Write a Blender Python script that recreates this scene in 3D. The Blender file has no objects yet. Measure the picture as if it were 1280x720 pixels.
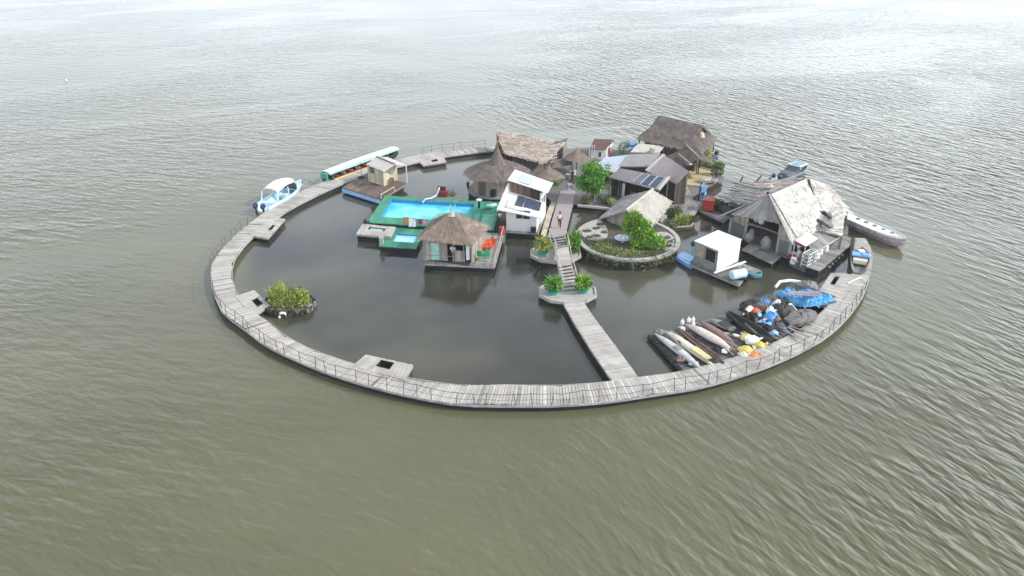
import bpy, bmesh, math, random
import numpy as np
from mathutils import Vector, Matrix
R = math.radians
rng = random.Random(7)
U = rng.uniform
scene = bpy.context.scene
COL = scene.collection
# ------------------------------------------------------------------ camera model (surveyed from the photograph)
FPX = 640 / math.tan(R(34)); PIT = R(26.4); CAMH = 29.5
def P(px, py, z=0.0):
    """ground survey: where the sight line of a photo point meets the level z"""
    x = (px - 640) / FPX; y = (360 - py) / FPX
    dz = -math.sin(PIT) + y * math.cos(PIT); dy = math.cos(PIT) + y * math.sin(PIT)
    k = (z - CAMH) / dz
    return Vector((x * k, dy * k, z))
def ZT(p, py):
    """height above a surveyed ground point of something seen at photo row py"""
    y = (360 - py) / FPX
    r = (-math.sin(PIT) + y * math.cos(PIT)) / (math.cos(PIT) + y * math.sin(PIT))
    return CAMH + p[1] * r
def V(*a): return Vector(a)
# ------------------------------------------------------------------ materials
def nt(mat):
    mat.use_nodes = True
    t = mat.node_tree
    return t, t.nodes, t.links, t.nodes.get('Principled BSDF')
def mat(name, col, rough=.8, var=.25, scale=2.5, isl=.0, bump=.0, bscale=20, metal=0., stretch=(1, 1, 1), dirt=0., dcol=(.06, .055, .045), dscale=.7, spec=.3, trans=0., tint=None):
    m = bpy.data.materials.new(name)
    t, N, L, b = nt(m)
    tc = N.new('ShaderNodeTexCoord'); mp = N.new('ShaderNodeMapping'); mp.inputs['Scale'].default_value = stretch
    L.new(tc.outputs['Object'], mp.inputs['Vector'])
    nz = N.new('ShaderNodeTexNoise'); nz.inputs['Scale'].default_value = scale; nz.inputs['Detail'].default_value = 5; nz.inputs['Roughness'].default_value = .65
    L.new(mp.outputs[0], nz.inputs['Vector'])
    mr = N.new('ShaderNodeMapRange'); mr.inputs[1].default_value = .25; mr.inputs[2].default_value = .75
    mr.inputs[3].default_value = 1 - var; mr.inputs[4].default_value = 1 + var
    L.new(nz.outputs['Fac'], mr.inputs[0])
    val = mr.outputs[0]
    if isl:
        g = N.new('ShaderNodeNewGeometry')
        m2 = N.new('ShaderNodeMapRange'); m2.inputs[3].default_value = 1 - isl; m2.inputs[4].default_value = 1 + isl
        L.new(g.outputs['Random Per Island'], m2.inputs[0])
        mu = N.new('ShaderNodeMath'); mu.operation = 'MULTIPLY'; L.new(val, mu.inputs[0]); L.new(m2.outputs[0], mu.inputs[1]); val = mu.outputs[0]
    hs = N.new('ShaderNodeHueSaturation'); hs.inputs['Color'].default_value = (*col, 1)
    L.new(val, hs.inputs['Value'])
    out = hs.outputs[0]
    if tint and isl:
        mx0 = N.new('ShaderNodeMix'); mx0.data_type = 'RGBA'; mx0.inputs[6].default_value = (*col, 1); mx0.inputs[7].default_value = (*tint, 1)
        mm = N.new('ShaderNodeMath'); mm.operation = 'MULTIPLY'; mm.inputs[1].default_value = 7.31
        fr = N.new('ShaderNodeMath'); fr.operation = 'FRACT'
        L.new(g.outputs['Random Per Island'], mm.inputs[0]); L.new(mm.outputs[0], fr.inputs[0]); L.new(fr.outputs[0], mx0.inputs[0])
        L.new(mx0.outputs[2], hs.inputs['Color'])
    if dirt:
        n2 = N.new('ShaderNodeTexNoise'); n2.inputs['Scale'].default_value = dscale; n2.inputs['Detail'].default_value = 6
        L.new(tc.outputs['Object'], n2.inputs['Vector'])
        m3 = N.new('ShaderNodeMapRange'); m3.inputs[1].default_value = .48; m3.inputs[2].default_value = .72; m3.inputs[3].default_value = 0; m3.inputs[4].default_value = dirt
        L.new(n2.outputs['Fac'], m3.inputs[0])
        mx = N.new('ShaderNodeMix'); mx.data_type = 'RGBA'; L.new(m3.outputs[0], mx.inputs[0]); L.new(out, mx.inputs[6]); mx.inputs[7].default_value = (*dcol, 1)
        out = mx.outputs[2]
    L.new(out, b.inputs['Base Color'])
    b.inputs['Roughness'].default_value = rough; b.inputs['Metallic'].default_value = metal
    b.inputs['Specular IOR Level'].default_value = spec
    if bump:
        n3 = N.new('ShaderNodeTexNoise'); n3.inputs['Scale'].default_value = bscale; n3.inputs['Detail'].default_value = 3
        L.new(mp.outputs[0], n3.inputs['Vector'])
        bp = N.new('ShaderNodeBump'); bp.inputs['Strength'].default_value = bump; bp.inputs['Distance'].default_value = .05
        L.new(n3.outputs['Fac'], bp.inputs['Height']); L.new(bp.outputs[0], b.inputs['Normal'])
    if trans:
        # leaves let some light through
        tb = N.new('ShaderNodeBsdfTranslucent'); ms = N.new('ShaderNodeMixShader'); ms.inputs[0].default_value = trans
        L.new(out, tb.inputs['Color']); L.new(b.outputs[0], ms.inputs[1]); L.new(tb.outputs[0], ms.inputs[2])
        L.new(ms.outputs[0], N.get('Material Output').inputs['Surface'])
    return m
MT = {}
def defm(k, *a, **kw): MT[k] = mat(k, *a, **kw)
defm('plank', (.41, .38, .34), isl=.13, var=.2, scale=1.3, dirt=.5, dcol=(.2, .185, .165), dscale=.45, tint=(.37, .335, .30))
defm('plank_pale', (.45, .425, .39), isl=.12, var=.15, dirt=.3, dcol=(.3, .28, .25))
defm('plank_dark', (.15, .14, .135), isl=.35, var=.25, dirt=.3)
defm('plank_brown', (.145, .105, .085), isl=.3, var=.25, dirt=.3)
defm('plank_grey', (.25, .235, .22), isl=.25, var=.25, dirt=.4)
defm('beam', (.33, .315, .29), var=.3, dirt=.5)
defm('float_dark', (.018, .019, .02), rough=.7, var=.5)
defm('bamboo_post', (.12, .105, .09), var=.3)
defm('rope', (.11, .1, .095), var=.3)
defm('thatch_brown', (.165, .135, .115), isl=.2, var=.4, scale=1.6, rough=.95, dirt=.3, dcol=(.09, .075, .065), dscale=.5)
defm('thatch_warm', (.235, .18, .142), isl=.2, var=.4, scale=1.8, rough=.95, dirt=.45, dcol=(.15, .125, .11), dscale=.9)
defm('thatch_straw', (.50, .41, .335), isl=.35, var=.25, scale=1.5, rough=.95, dirt=.4, dcol=(.3, .235, .195), dscale=.8)
defm('thatch_grey_and_shaded', (.30, .285, .27), isl=.22, var=.25, scale=1.5, rough=.95, dirt=.45, dcol=(.16, .145, .13), dscale=.7)  # grey thatch, also palm slopes with their shade put into the colour
defm('thatch_pale_and_lit', (.50, .47, .42), isl=.25, var=.25, scale=2.2, rough=.95, dirt=.55, dcol=(.25, .23, .205), dscale=1.1)  # pale straw, also palm slopes with sunlight put into the colour
defm('thatch_lit', (.37, .34, .30), isl=.25, var=.28, scale=2.2, rough=.95, dirt=.5, dcol=(.22, .2, .175), dscale=1.1)  # lighter copy of the grey thatch, sunlight put into the colour
defm('thatch_pink', (.37, .305, .27), isl=.3, var=.25, scale=1.5, rough=.95, dirt=.4, dcol=(.2, .165, .15), dscale=.7)
defm('reed_wall', (.33, .285, .235), isl=.25, var=.25, dirt=.3)
defm('cane_wall', (.47, .42, .30), isl=.2, var=.2, dirt=.35, dcol=(.22, .17, .09))
defm('wall_brown', (.13, .09, .07), isl=.3, var=.25)
defm('wall_dark', (.035, .03, .028), var=.3)
defm('interior_shade', (.02, .018, .017), var=.3)  # near black: the shade behind openings is put into the colour
defm('white_paint', (.62, .615, .595), rough=.6, var=.08, dirt=.35, dcol=(.4, .38, .35), dscale=1.2)
defm('white_cabin', (.70, .69, .655), rough=.6, var=.05, dirt=.3, dcol=(.5, .47, .42))
defm('white_boat', (.64, .66, .66), rough=.35, var=.07, dirt=.3, dcol=(.4, .38, .36), dscale=1.5, spec=.5)
defm('grey_board', (.22, .21, .195), var=.3, isl=.2, dirt=.4)
defm('metal_sheet', (.42, .46, .52), rough=.45, var=.12, metal=.2, dirt=.3, dcol=(.25, .22, .2))
defm('roof_grey', (.255, .235, .23), rough=.7, var=.15, dirt=.3, dcol=(.15, .14, .13))
defm('roof_pink', (.34, .285, .27), rough=.8, var=.18, dirt=.35, dcol=(.22, .18, .165))
defm('roof_mauve', (.24, .205, .21), rough=.8, var=.18, dirt=.3, dcol=(.33, .28, .27))
defm('roof_tan', (.47, .43, .39), rough=.8, var=.18, dirt=.35, dcol=(.28, .25, .22))
defm('maroon', (.12, .06, .055), rough=.7, var=.2, dirt=.3)
defm('solar', (.05, .065, .095), rough=.25, var=.3, scale=4, spec=.5)
defm('solar_grey', (.14, .15, .17), rough=.35, var=.2, spec=.5)
defm('alu', (.55, .56, .58), rough=.4, var=.1, metal=.5)
defm('glass_dark', (.03, .035, .04), rough=.12, var=.3, spec=.5)
defm('green_deck', (.05, .225, .135), rough=.75, var=.3, scale=1.2, isl=.18, dirt=.55, dcol=(.05, .22, .15))
defm('green_pale', (.13, .36, .27), rough=.75, var=.2, scale=1.2, isl=.15, dirt=.4, dcol=(.08, .25, .18))
defm('pool_tile', (.03, .23, .50), rough=.4, var=.15, dirt=.3, dcol=(.02, .17, .42))
defm('pool_floor', (.10, .50, .60), rough=.4, var=.12)
defm('teal', (.03, .33, .25), rough=.5, var=.15)
defm('teal_pale', (.33, .55, .49), rough=.6, var=.2, dirt=.3, dcol=(.6, .66, .62))
defm('cyan_paint', (.16, .50, .56), rough=.35, var=.12, dirt=.3, dcol=(.6, .68, .7), spec=.5)
defm('blue_paint', (.09, .28, .60), rough=.45, var=.15, dirt=.35, dcol=(.3, .42, .6))
defm('light_blue', (.25, .50, .78), rough=.45, var=.15, dirt=.5, dcol=(.6, .68, .75), dscale=2)
defm('blue_tarp', (.09, .32, .58), rough=.5, var=.4, scale=2.5, bump=.8, bscale=5, dirt=.6, dcol=(.22, .52, .76), dscale=1.6)
defm('black_plastic', (.012, .013, .018), rough=.4, var=.3, spec=.5)
defm('navy', (.02, .03, .10), rough=.4, var=.3)
defm('orange', (.75, .12, .03), rough=.5, var=.1)
defm('green_plastic', (.015, .30, .11), rough=.5, var=.1)
defm('red', (.42, .035, .025), rough=.5, var=.2)
defm('red_dark', (.20, .03, .03), rough=.6, var=.2)
defm('yellow_bag', (.60, .49, .12), rough=.6, var=.2, dirt=.3, dcol=(.8, .75, .4), dscale=3)
defm('white_bag', (.78, .76, .70), rough=.6, var=.1)
defm('yellow_hull', (.55, .42, .14), rough=.5, var=.2, dirt=.3)
defm('maroon_hull', (.42, .32, .33), rough=.6, var=.4, scale=4, dirt=.85, dcol=(.56, .54, .53), dscale=2)
defm('kayak_white', (.47, .47, .47), rough=.6, var=.15, scale=4, dirt=.5, dcol=(.28, .27, .27), dscale=1.6)
defm('kayak_cream', (.56, .53, .42), rough=.6, var=.2, dirt=.5, dcol=(.33, .3, .22), dscale=1.5)
defm('kayak_yellow', (.55, .50, .24), rough=.6, var=.2, dirt=.3)
defm('canoe_pink', (.55, .48, .43), rough=.7, var=.25, dirt=.5, dcol=(.3, .25, .22), dscale=1.8)
defm('canoe_red', (.21, .13, .11), rough=.8, var=.35, dirt=.5)
defm('canoe_black', (.045, .042, .042), rough=.8, var=.5, dirt=.3, dcol=(.12, .11, .1))
defm('pole_wood', (.30, .265, .225), var=.3, isl=.2)
defm('pole_dark', (.09, .08, .075), var=.3)
defm('sand', (.50, .40, .21), rough=.95, var=.15, scale=1.5, dirt=.3, dcol=(.35, .29, .17))
defm('soil', (.09, .075, .055), rough=.95, var=.4, scale=3, dirt=.5, dcol=(.07, .1, .03))
defm('concrete', (.36, .345, .315), rough=.9, var=.2, dirt=.4, dcol=(.2, .19, .16), dscale=1.4)
defm('grass_soil', (.10, .12, .04), rough=.95, var=.4, scale=3)
defm('leaf_bright', (.10, .25, .025), rough=.6, isl=.6, var=.15, tint=(.24, .40, .03), trans=.3)
defm('leaf_green', (.06, .19, .025), rough=.6, isl=.55, var=.15, tint=(.17, .36, .035), trans=.3)
defm('leaf_dark', (.06, .095, .03), rough=.7, isl=.45, var=.2, tint=(.13, .16, .05), trans=.2)
defm('leaf_yellow', (.37, .38, .075), rough=.7, isl=.55, var=.2, tint=(.15, .24, .05), trans=.25)
defm('leaf_dry', (.24, .22, .09), rough=.8, isl=.4, var=.2, tint=(.12, .15, .05), trans=.2)
defm('leaf_cream', (.55, .54, .28), rough=.7, isl=.3, var=.2, tint=(.3, .4, .1), trans=.2)
defm('bark', (.10, .075, .055), var=.4)
defm('tyre', (.018, .018, .018), rough=.8, var=.4)
defm('skin', (.09, .05, .033), rough=.6, var=.1)
defm('hair', (.012, .01, .01), var=.2)
defm('cloth_white', (.72, .72, .72), var=.08)
defm('cloth_black', (.015, .015, .018), var=.2)
defm('cloth_navy', (.025, .03, .06), var=.2)
defm('cloth_orange', (.60, .22, .08), var=.15)
defm('cloth_purple', (.30, .06, .22), var=.15)
defm('cloth_pink', (.70, .35, .45), var=.15)
defm('cloth_blue', (.10, .25, .55), var=.2)
defm('boat_slate', (.20, .27, .32), rough=.5, var=.2, dirt=.3, dcol=(.5, .55, .6), dscale=2)
defm('ice_blue', (.50, .68, .76), rough=.4, var=.12, dirt=.4, dcol=(.72, .76, .77), spec=.5)
defm('foam_white', (.75, .75, .72), var=.1)
defm('rust', (.20, .10, .06), var=.4)
# ------------------------------------------------------------------ mesh builder
ROOTLOC = {}
class MB:
    def __init__(s): s.v = []; s.f = []; s.m = []; s.mi = 0
    def add(s, vs, fs):
        o = len(s.v); s.v += [tuple(v) for v in vs]; s.f += [tuple(i + o for i in f) for f in fs]; s.m += [s.mi] * len(fs)
    def hexa(s, b, t):
        s.add(list(b) + list(t), [(3, 2, 1, 0), (4, 5, 6, 7), (0, 1, 5, 4), (1, 2, 6, 5), (2, 3, 7, 6), (3, 0, 4, 7)])
    def box(s, c, size, rz=0., rx=0., ry=0.):
        M = Matrix.Translation(Vector(c)) @ Matrix.Rotation(rz, 4, 'Z') @ Matrix.Rotation(ry, 4, 'Y') @ Matrix.Rotation(rx, 4, 'X')
        x, y, z = size[0] / 2, size[1] / 2, size[2] / 2
        q = [M @ Vector(p) for p in ((-x, -y, -z), (x, -y, -z), (x, y, -z), (-x, y, -z), (-x, -y, z), (x, -y, z), (x, y, z), (-x, y, z))]
        s.hexa(q[:4], q[4:])
    def slab(s, pts, th):
        """polygon with thickness th straight down"""
        n = len(pts); t = [Vector(p) for p in pts]; b = [p - Vector((0, 0, th)) for p in t]
        nz = sum(t[i].x * t[(i + 1) % n].y - t[(i + 1) % n].x * t[i].y for i in range(n))
        if nz < 0: t.reverse(); b.reverse()
        s.add(t + b, [tuple(range(n)), tuple(range(2 * n - 1, n - 1, -1))] + [(i, n + i, n + (i + 1) % n, (i + 1) % n) for i in range(n)])
    def beam(s, p, q, w, h=None, up=(0, 0, 1)):
        p = Vector(p); q = Vector(q); h = h or w; d = (q - p)
        if d.length < 1e-5: return
        d.normalize(); u = Vector(up)
        if abs(d.dot(u)) > .98: u = Vector((1, 0, 0))
        a = d.cross(u).normalized() * w / 2; b = a.cross(d).normalized() * h / 2
        s.hexa([p - a - b, p + a - b, p + a + b, p - a + b], [q - a - b, q + a - b, q + a + b, q - a + b])
    def tube(s, pts, rad, n=6, cap=True):
        pts = [Vector(p) for p in pts]
        if not hasattr(rad, '__len__'): rad = [rad] * len(pts)
        rings = []
        for i, p in enumerate(pts):
            d = (pts[min(i + 1, len(pts) - 1)] - pts[max(i - 1, 0)]).normalized()
            u = Vector((0, 0, 1)) if abs(d.z) < .9 else Vector((1, 0, 0))
            a = d.cross(u).normalized(); b = d.cross(a).normalized()
            rings.append([p + (a * math.cos(k * 2 * math.pi / n) + b * math.sin(k * 2 * math.pi / n)) * rad[i] for k in range(n)])
        s.loft(rings, cap)
    def loft(s, rings, cap=True, closed=True):
        n = len(rings[0]); vs = [v for r in rings for v in r]; fs = []
        for i in range(len(rings) - 1):
            for k in range(n if closed else n - 1):
                fs.append((i * n + k, i * n + (k + 1) % n, (i + 1) * n + (k + 1) % n, (i + 1) * n + k))
        if cap: fs += [tuple(range(n - 1, -1, -1)), tuple(range((len(rings) - 1) * n, len(rings) * n))]
        s.add(vs, fs)
    def lathe(s, c, prof, n=16, cap=True):
        c = Vector(c)
        s.loft([[c + Vector((r * math.cos(k * 2 * math.pi / n), r * math.sin(k * 2 * math.pi / n), z)) for k in range(n)] for r, z in prof], cap)
    def blob(s, c, r, jit=.15, nu=9, nv=6, rg=rng):
        c = Vector(c); r = r if hasattr(r, '__len__') else (r, r, r)
        rings = []
        for i in range(nv + 1):
            ph = math.pi * (i + .02) / (nv + .04) - math.pi / 2
            rings.append([c + Vector((math.cos(ph) * math.cos(k * 2 * math.pi / nu) * r[0], math.cos(ph) * math.sin(k * 2 * math.pi / nu) * r[1], math.sin(ph) * r[2])) * (1 + rg.uniform(-jit, jit)) if False else
                          c + Vector((math.cos(ph) * math.cos(k * 2 * math.pi / nu) * r[0] * (1 + rg.uniform(-jit, jit)), math.cos(ph) * math.sin(k * 2 * math.pi / nu) * r[1] * (1 + rg.uniform(-jit, jit)), math.sin(ph) * r[2] * (1 + rg.uniform(-jit, jit)))) for k in range(nu)])
        s.loft(rings)
    def planks(s, a, b, c, d, n, z_th=.05, gap=.02, hole=None, jit=.012, ends=.03):
        """boards across the quad a-b-c-d; each board runs a->d, boards step along a->b"""
        a, b, c, d = map(Vector, (a, b, c, d))
        g = gap / max((b - a).length, .01)
        for i in range(n):
            u0 = i / n + g / 2; u1 = (i + 1) / n - g / 2
            segs = [(0, 1)]
            if hole and u1 > hole[0] and u0 < hole[1]: segs = [(0, hole[2]), (hole[3], 1)]
            for v0, v1 in segs:
                e0 = U(-ends, ends) if v0 == 0 else 0; e1 = U(-ends, ends) if v1 == 1 else 0
                L = max((d - a).length, .1); dz = Vector((0, 0, U(-jit, jit)))
                q = lambda u, v: a.lerp(b, u).lerp(d.lerp(c, u), v) + dz
                t = [q(u0, v0 + e0 / L), q(u1, v0 + e0 / L), q(u1, v1 + e1 / L), q(u0, v1 + e1 / L)]
                s.slab(t, z_th)
    def strips(s, A, B, C, D, n, ln=.45, wd=.07, lift=.03, eave=.0, rg=rng):
        """straw laid down the slope from the ridge A-B to the eave D-C"""
        A, B, C, D = map(Vector, (A, B, C, D))
        for i in range(n):
            u, v = rg.random(), rg.random() ** .8
            if eave and i % 4 == 0: v = 1.0
            p = A.lerp(B, u).lerp(D.lerp(C, u), v)
            dr = (D.lerp(C, u) - A.lerp(B, u)); h = dr.normalized()
            sd = (C - D) if (C - D).length > .05 else (B - A)
            sd = sd.normalized(); nn = h.cross(sd)
            if nn.z < 0: nn = -nn
            hh = (h + sd * rg.uniform(-.18, .18)).normalized()
            l = ln * rg.uniform(.6, 1.3); w = wd * rg.uniform(.6, 1.5); lf = lift * rg.uniform(.4, 1.6)
            if v == 1.0: p = p - hh * l * .6
            a0 = p + nn * .012 - sd * w / 2; a1 = p + nn * .012 + sd * w / 2
            e = p + hh * l + nn * lf
            s.add([a0, a1, e + sd * w / 2, e - sd * w / 2], [(0, 1, 2, 3)])
    def courses(s, A, B, C, D, rows, seg, th=.035, jit=.03, ragged=.1):
        """overlapping panels of palm leaf in rows, ridge A-B, eave D-C"""
        A, B, C, D = map(Vector, (A, B, C, D))
        q = lambda u, v: A.lerp(B, u).lerp(D.lerp(C, u), v)
        for r in range(rows):
            off = U(0, .5)
            for k in range(-1, seg + 1):
                u0 = max(0, (k + off) / seg); u1 = min(1, (k + 1 + off) / seg)
                if u1 <= u0 + .001: continue
                v0 = max(0, (r - .15) / rows); v1 = (r + 1) / rows + U(-.02, .06) / 1.0 * ragged
                n = (q(1, .5) - q(0, .5)).cross(q(.5, 1) - q(.5, 0))
                n = n.normalized() if n.length > 0 else Vector((0, 0, 1))
                if n.z < 0: n = -n
                l0 = n * (.01 + U(0, .01)); l1 = n * (.07 + U(-jit, jit)); l2 = n * (.07 + U(-jit, jit))
                t = [q(u0, v0) + l0, q(u1, v0) + l0, q(u1, v1) + l2, q(u0, v1) + l1]
                s.slab(t, th)
    def build(s, name, mats, parent=None, local=False, smooth=False):
        if not isinstance(mats, (list, tuple)): mats = [mats]
        me = bpy.data.meshes.new(name)
        vs = s.v
        loc = Vector((0, 0, 0))
        if parent is not None:
            if not local:
                o = ROOTLOC[parent.name]; vs = [(x - o[0], y - o[1], z - o[2]) for x, y, z in vs]
        elif not local:
            xs, ys, zs = zip(*vs); loc = Vector(((min(xs) + max(xs)) / 2, (min(ys) + max(ys)) / 2, min(zs)))
            vs = [(x - loc.x, y - loc.y, z - loc.z) for x, y, z in vs]
        me.from_pydata(vs, [], s.f)
        for k in mats: me.materials.append(MT[k] if isinstance(k, str) else k)
        me.polygons.foreach_set('material_index', s.m)
        if smooth: me.polygons.foreach_set('use_smooth', [True] * len(me.polygons))
        bm = bmesh.new(); bm.from_mesh(me)
        bmesh.ops.recalc_face_normals(bm, faces=bm.faces) if len(bm.faces) < 4000 and not getattr(s, 'raw', False) else None
        bm.to_mesh(me); bm.free()
        me.update()
        o = bpy.data.objects.new(name, me); COL.objects.link(o)
        o.location = loc
        if parent is not None:
            o.parent = parent; ROOTLOC[o.name] = ROOTLOC[parent.name]
        else: ROOTLOC[o.name] = tuple(loc)
        return o
def tag(o, label=None, cat=None, group=None, kind=None):
    if label: o['label'] = label
    if cat: o['category'] = cat
    if group: o['group'] = group
    if kind: o['kind'] = kind
    return o
def thing(name, label, cat, loc, rz=0., group=None):
    o = bpy.data.objects.new(name, None); COL.objects.link(o); o.empty_display_size = .3
    o.location = loc; o.rotation_euler = (0, 0, rz); ROOTLOC[o.name] = tuple(loc)
    return tag(o, label, cat, group)
def copy_tree(o, parent=None):
    c = o.copy(); COL.objects.link(c)
    if parent is not None: c.parent = parent
    for ch in list(o.children): copy_tree(ch, c)
    return c
def one(mb, name, m, label, cat, group=None, smooth=False):
    return tag(mb.build(name, m, smooth=smooth), label, cat, group)
def leaves(mb, centres, n, size, rg=rng, shell=.55, droop=.2):
    """leaf faces through the volume of ellipsoids (c, r)"""
    w = [r[0] * r[1] * r[2] if hasattr(r, '__len__') else r ** 3 for c, r in centres]
    tot = sum(x ** .75 for x in w)
    for (c, r), ww in zip(centres, w):
        r = r if hasattr(r, '__len__') else (r, r, r)
        for i in range(int(n * ww ** .75 / tot)):
            d = Vector((rg.gauss(0, 1), rg.gauss(0, 1), rg.gauss(0, 1))).normalized()
            k = rg.random() ** .33 if rg.random() > shell else rg.uniform(.8, 1.08)
            p = Vector(c) + Vector((d.x * r[0], d.y * r[1], d.z * r[2])) * k
            a = (d * .5 + Vector((rg.uniform(-1, 1), rg.uniform(-1, 1), rg.uniform(-1, .8)))).normalized()
            b = a.cross(Vector((rg.uniform(-1, 1), rg.uniform(-1, 1), rg.uniform(-1, 1)))).normalized()
            l = size * rg.uniform(.6, 1.4); wd = l * rg.uniform(.3, .5)
            mb.add([p, p + a * l * .5 + b * wd, p + a * l + Vector((0, 0, -droop * l)), p + a * l * .5 - b * wd], [(0, 1, 2, 3)])
def blades(mb, c, rad, n, h, wd=.03, rg=rng, lean=.5):
    for i in range(n):
        a = rg.uniform(0, 6.283); rr = rad * rg.random() ** .5
        p = Vector(c) + Vector((rr * math.cos(a), rr * math.sin(a), 0))
        b = rg.uniform(0, 6.283); l = h * rg.uniform(.5, 1.2); k = lean * rg.uniform(.2, 1)
        d = Vector((math.cos(b), math.sin(b), 0)); sd = Vector((-d.y, d.x, 0)) * wd
        m1 = p + d * l * k * .4 + Vector((0, 0, l * .6)); t = p + d * l * k + Vector((0, 0, l * .85))
        mb.add([p - sd, p + sd, m1 + sd, m1 - sd, t], [(0, 1, 2, 3), (3, 2, 4)])
def plant(name, label, cat, pos, clumps, n, size, leaf, stem_h=.4, group=None, blade=None):
    t = thing(name, label, cat, pos, 0, group)
    mb = MB(); mb.raw = True
    if clumps: leaves(mb, [(Vector(pos) + Vector(c), r) for c, r in clumps], n, size)
    if blade:
        for (c, rad, nb, h, lean) in blade: blades(mb, Vector(pos) + Vector(c), rad, nb, h, size * .25, lean=lean)
    mb.build('foliage', leaf, t)
    st = MB()
    for k in range(4):
        a = k * 1.7; st.tube([pos, Vector(pos) + Vector((.12 * math.cos(a), .12 * math.sin(a), stem_h * .5)), Vector(pos) + Vector((.3 * math.cos(a), .3 * math.sin(a), stem_h))], [.03, .025, .012], 5)
    st.build('stem', 'bark', t)
    return t
# ================================================================== light, sky, camera, water
SKY_LUM = 23.0; HAZE = .0003
SUN_AZ = R(-9); SUN_EL = R(37)
sd = Vector((math.cos(SUN_AZ) * math.cos(SUN_EL), math.sin(SUN_AZ) * math.cos(SUN_EL), math.sin(SUN_EL)))
sun = bpy.data.lights.new('sun', 'SUN'); sun.energy = 4.0; sun.angle = R(1.2); sun.color = (1, .96, .89)
so = bpy.data.objects.new('sun', sun); COL.objects.link(so); so.location = (60, 60, 90)
so.rotation_euler = (-sd).to_track_quat('-Z', 'Y').to_euler()
w = bpy.data.worlds.new('World'); scene.world = w; w.use_nodes = True
N, L = w.node_tree.nodes, w.node_tree.links
bg = N['Background']; sky = N.new('ShaderNodeTexSky'); sky.sky_type = 'NISHITA'; sky.sun_disc = False
sky.sun_elevation = SUN_EL; sky.sun_rotation = R(90) - SUN_AZ; sky.air_density = 1.0; sky.dust_density = 1.0; sky.ozone_density = 1.0
# a bright thin overcast veil over the blue: whitest low down and towards the sun, uneven with soft cloud
hs = N.new('ShaderNodeHueSaturation'); hs.inputs['Saturation'].default_value = .5; hs.inputs['Value'].default_value = 1.0
L.new(sky.outputs[0], hs.inputs['Color'])
tc = N.new('ShaderNodeTexCoord'); nz = N.new('ShaderNodeTexNoise'); nz.inputs['Scale'].default_value = 2.6; nz.inputs['Detail'].default_value = 6
mp = N.new('ShaderNodeMapping'); mp.inputs['Scale'].default_value = (1, 1, 2.2)
L.new(tc.outputs['Generated'], mp.inputs[0]); L.new(mp.outputs[0], nz.inputs['Vector'])
sp = N.new('ShaderNodeSeparateXYZ'); L.new(tc.outputs['Generated'], sp.inputs[0])
cr = N.new('ShaderNodeValToRGB'); e = cr.color_ramp.elements; e[0].position = 0.0; e[0].color = (1.10, 1.19, 1.28, 1); e[1].position = .85; e[1].color = (.22, .25, .30, 1)
k = e.new(.14); k.color = (.92, 1.01, 1.12, 1); k = e.new(.42); k.color = (.66, .75, .87, 1); k = e.new(.62); k.color = (.40, .45, .52, 1)
L.new(sp.outputs[2], cr.inputs[0])
dt = N.new('ShaderNodeVectorMath'); dt.operation = 'DOT_PRODUCT'; dt.inputs[1].default_value = sd; L.new(tc.outputs['Generated'], dt.inputs[0])
gl = N.new('ShaderNodeMapRange'); gl.interpolation_type = 'SMOOTHSTEP'; gl.inputs[1].default_value = -.6; gl.inputs[2].default_value = 1.0; gl.inputs[3].default_value = .80; gl.inputs[4].default_value = 1.65; L.new(dt.outputs['Value'], gl.inputs[0])
mr = N.new('ShaderNodeMapRange'); mr.inputs[1].default_value = .35; mr.inputs[2].default_value = .65; mr.inputs[3].default_value = .82; mr.inputs[4].default_value = 1.18
L.new(nz.outputs['Fac'], mr.inputs[0])
mu = N.new('ShaderNodeMath'); mu.operation = 'MULTIPLY'; L.new(gl.outputs[0], mu.inputs[0]); L.new(mr.outputs[0], mu.inputs[1])
m2 = N.new('ShaderNodeMath'); m2.operation = 'MULTIPLY'; m2.inputs[1].default_value = SKY_LUM; L.new(mu.outputs[0], m2.inputs[0])
vm = N.new('ShaderNodeVectorMath'); vm.operation = 'SCALE'; L.new(cr.outputs[0], vm.inputs[0]); L.new(m2.outputs[0], vm.inputs['Scale'])
mx = N.new('ShaderNodeMix'); mx.data_type = 'RGBA'; mx.inputs[0].default_value = .82
L.new(hs.outputs[0], mx.inputs[6]); L.new(vm.outputs[0], mx.inputs[7]); L.new(mx.outputs[2], bg.inputs['Color'])
bg.inputs['Strength'].default_value = .1
cam = bpy.data.cameras.new('camera'); co = bpy.data.objects.new('camera', cam); COL.objects.link(co)
co.location = (0, 0, CAMH); co.rotation_euler = (R(90) - PIT, 0, 0)
cam.sensor_width = 36; cam.lens = 18 / math.tan(R(34)); cam.clip_end = 8000; scene.camera = co
vs = scene.view_settings; vs.view_transform = 'Standard'; vs.look = 'None'; vs.gamma = 1; vs.use_curve_mapping = False; vs.exposure = 0

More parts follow.
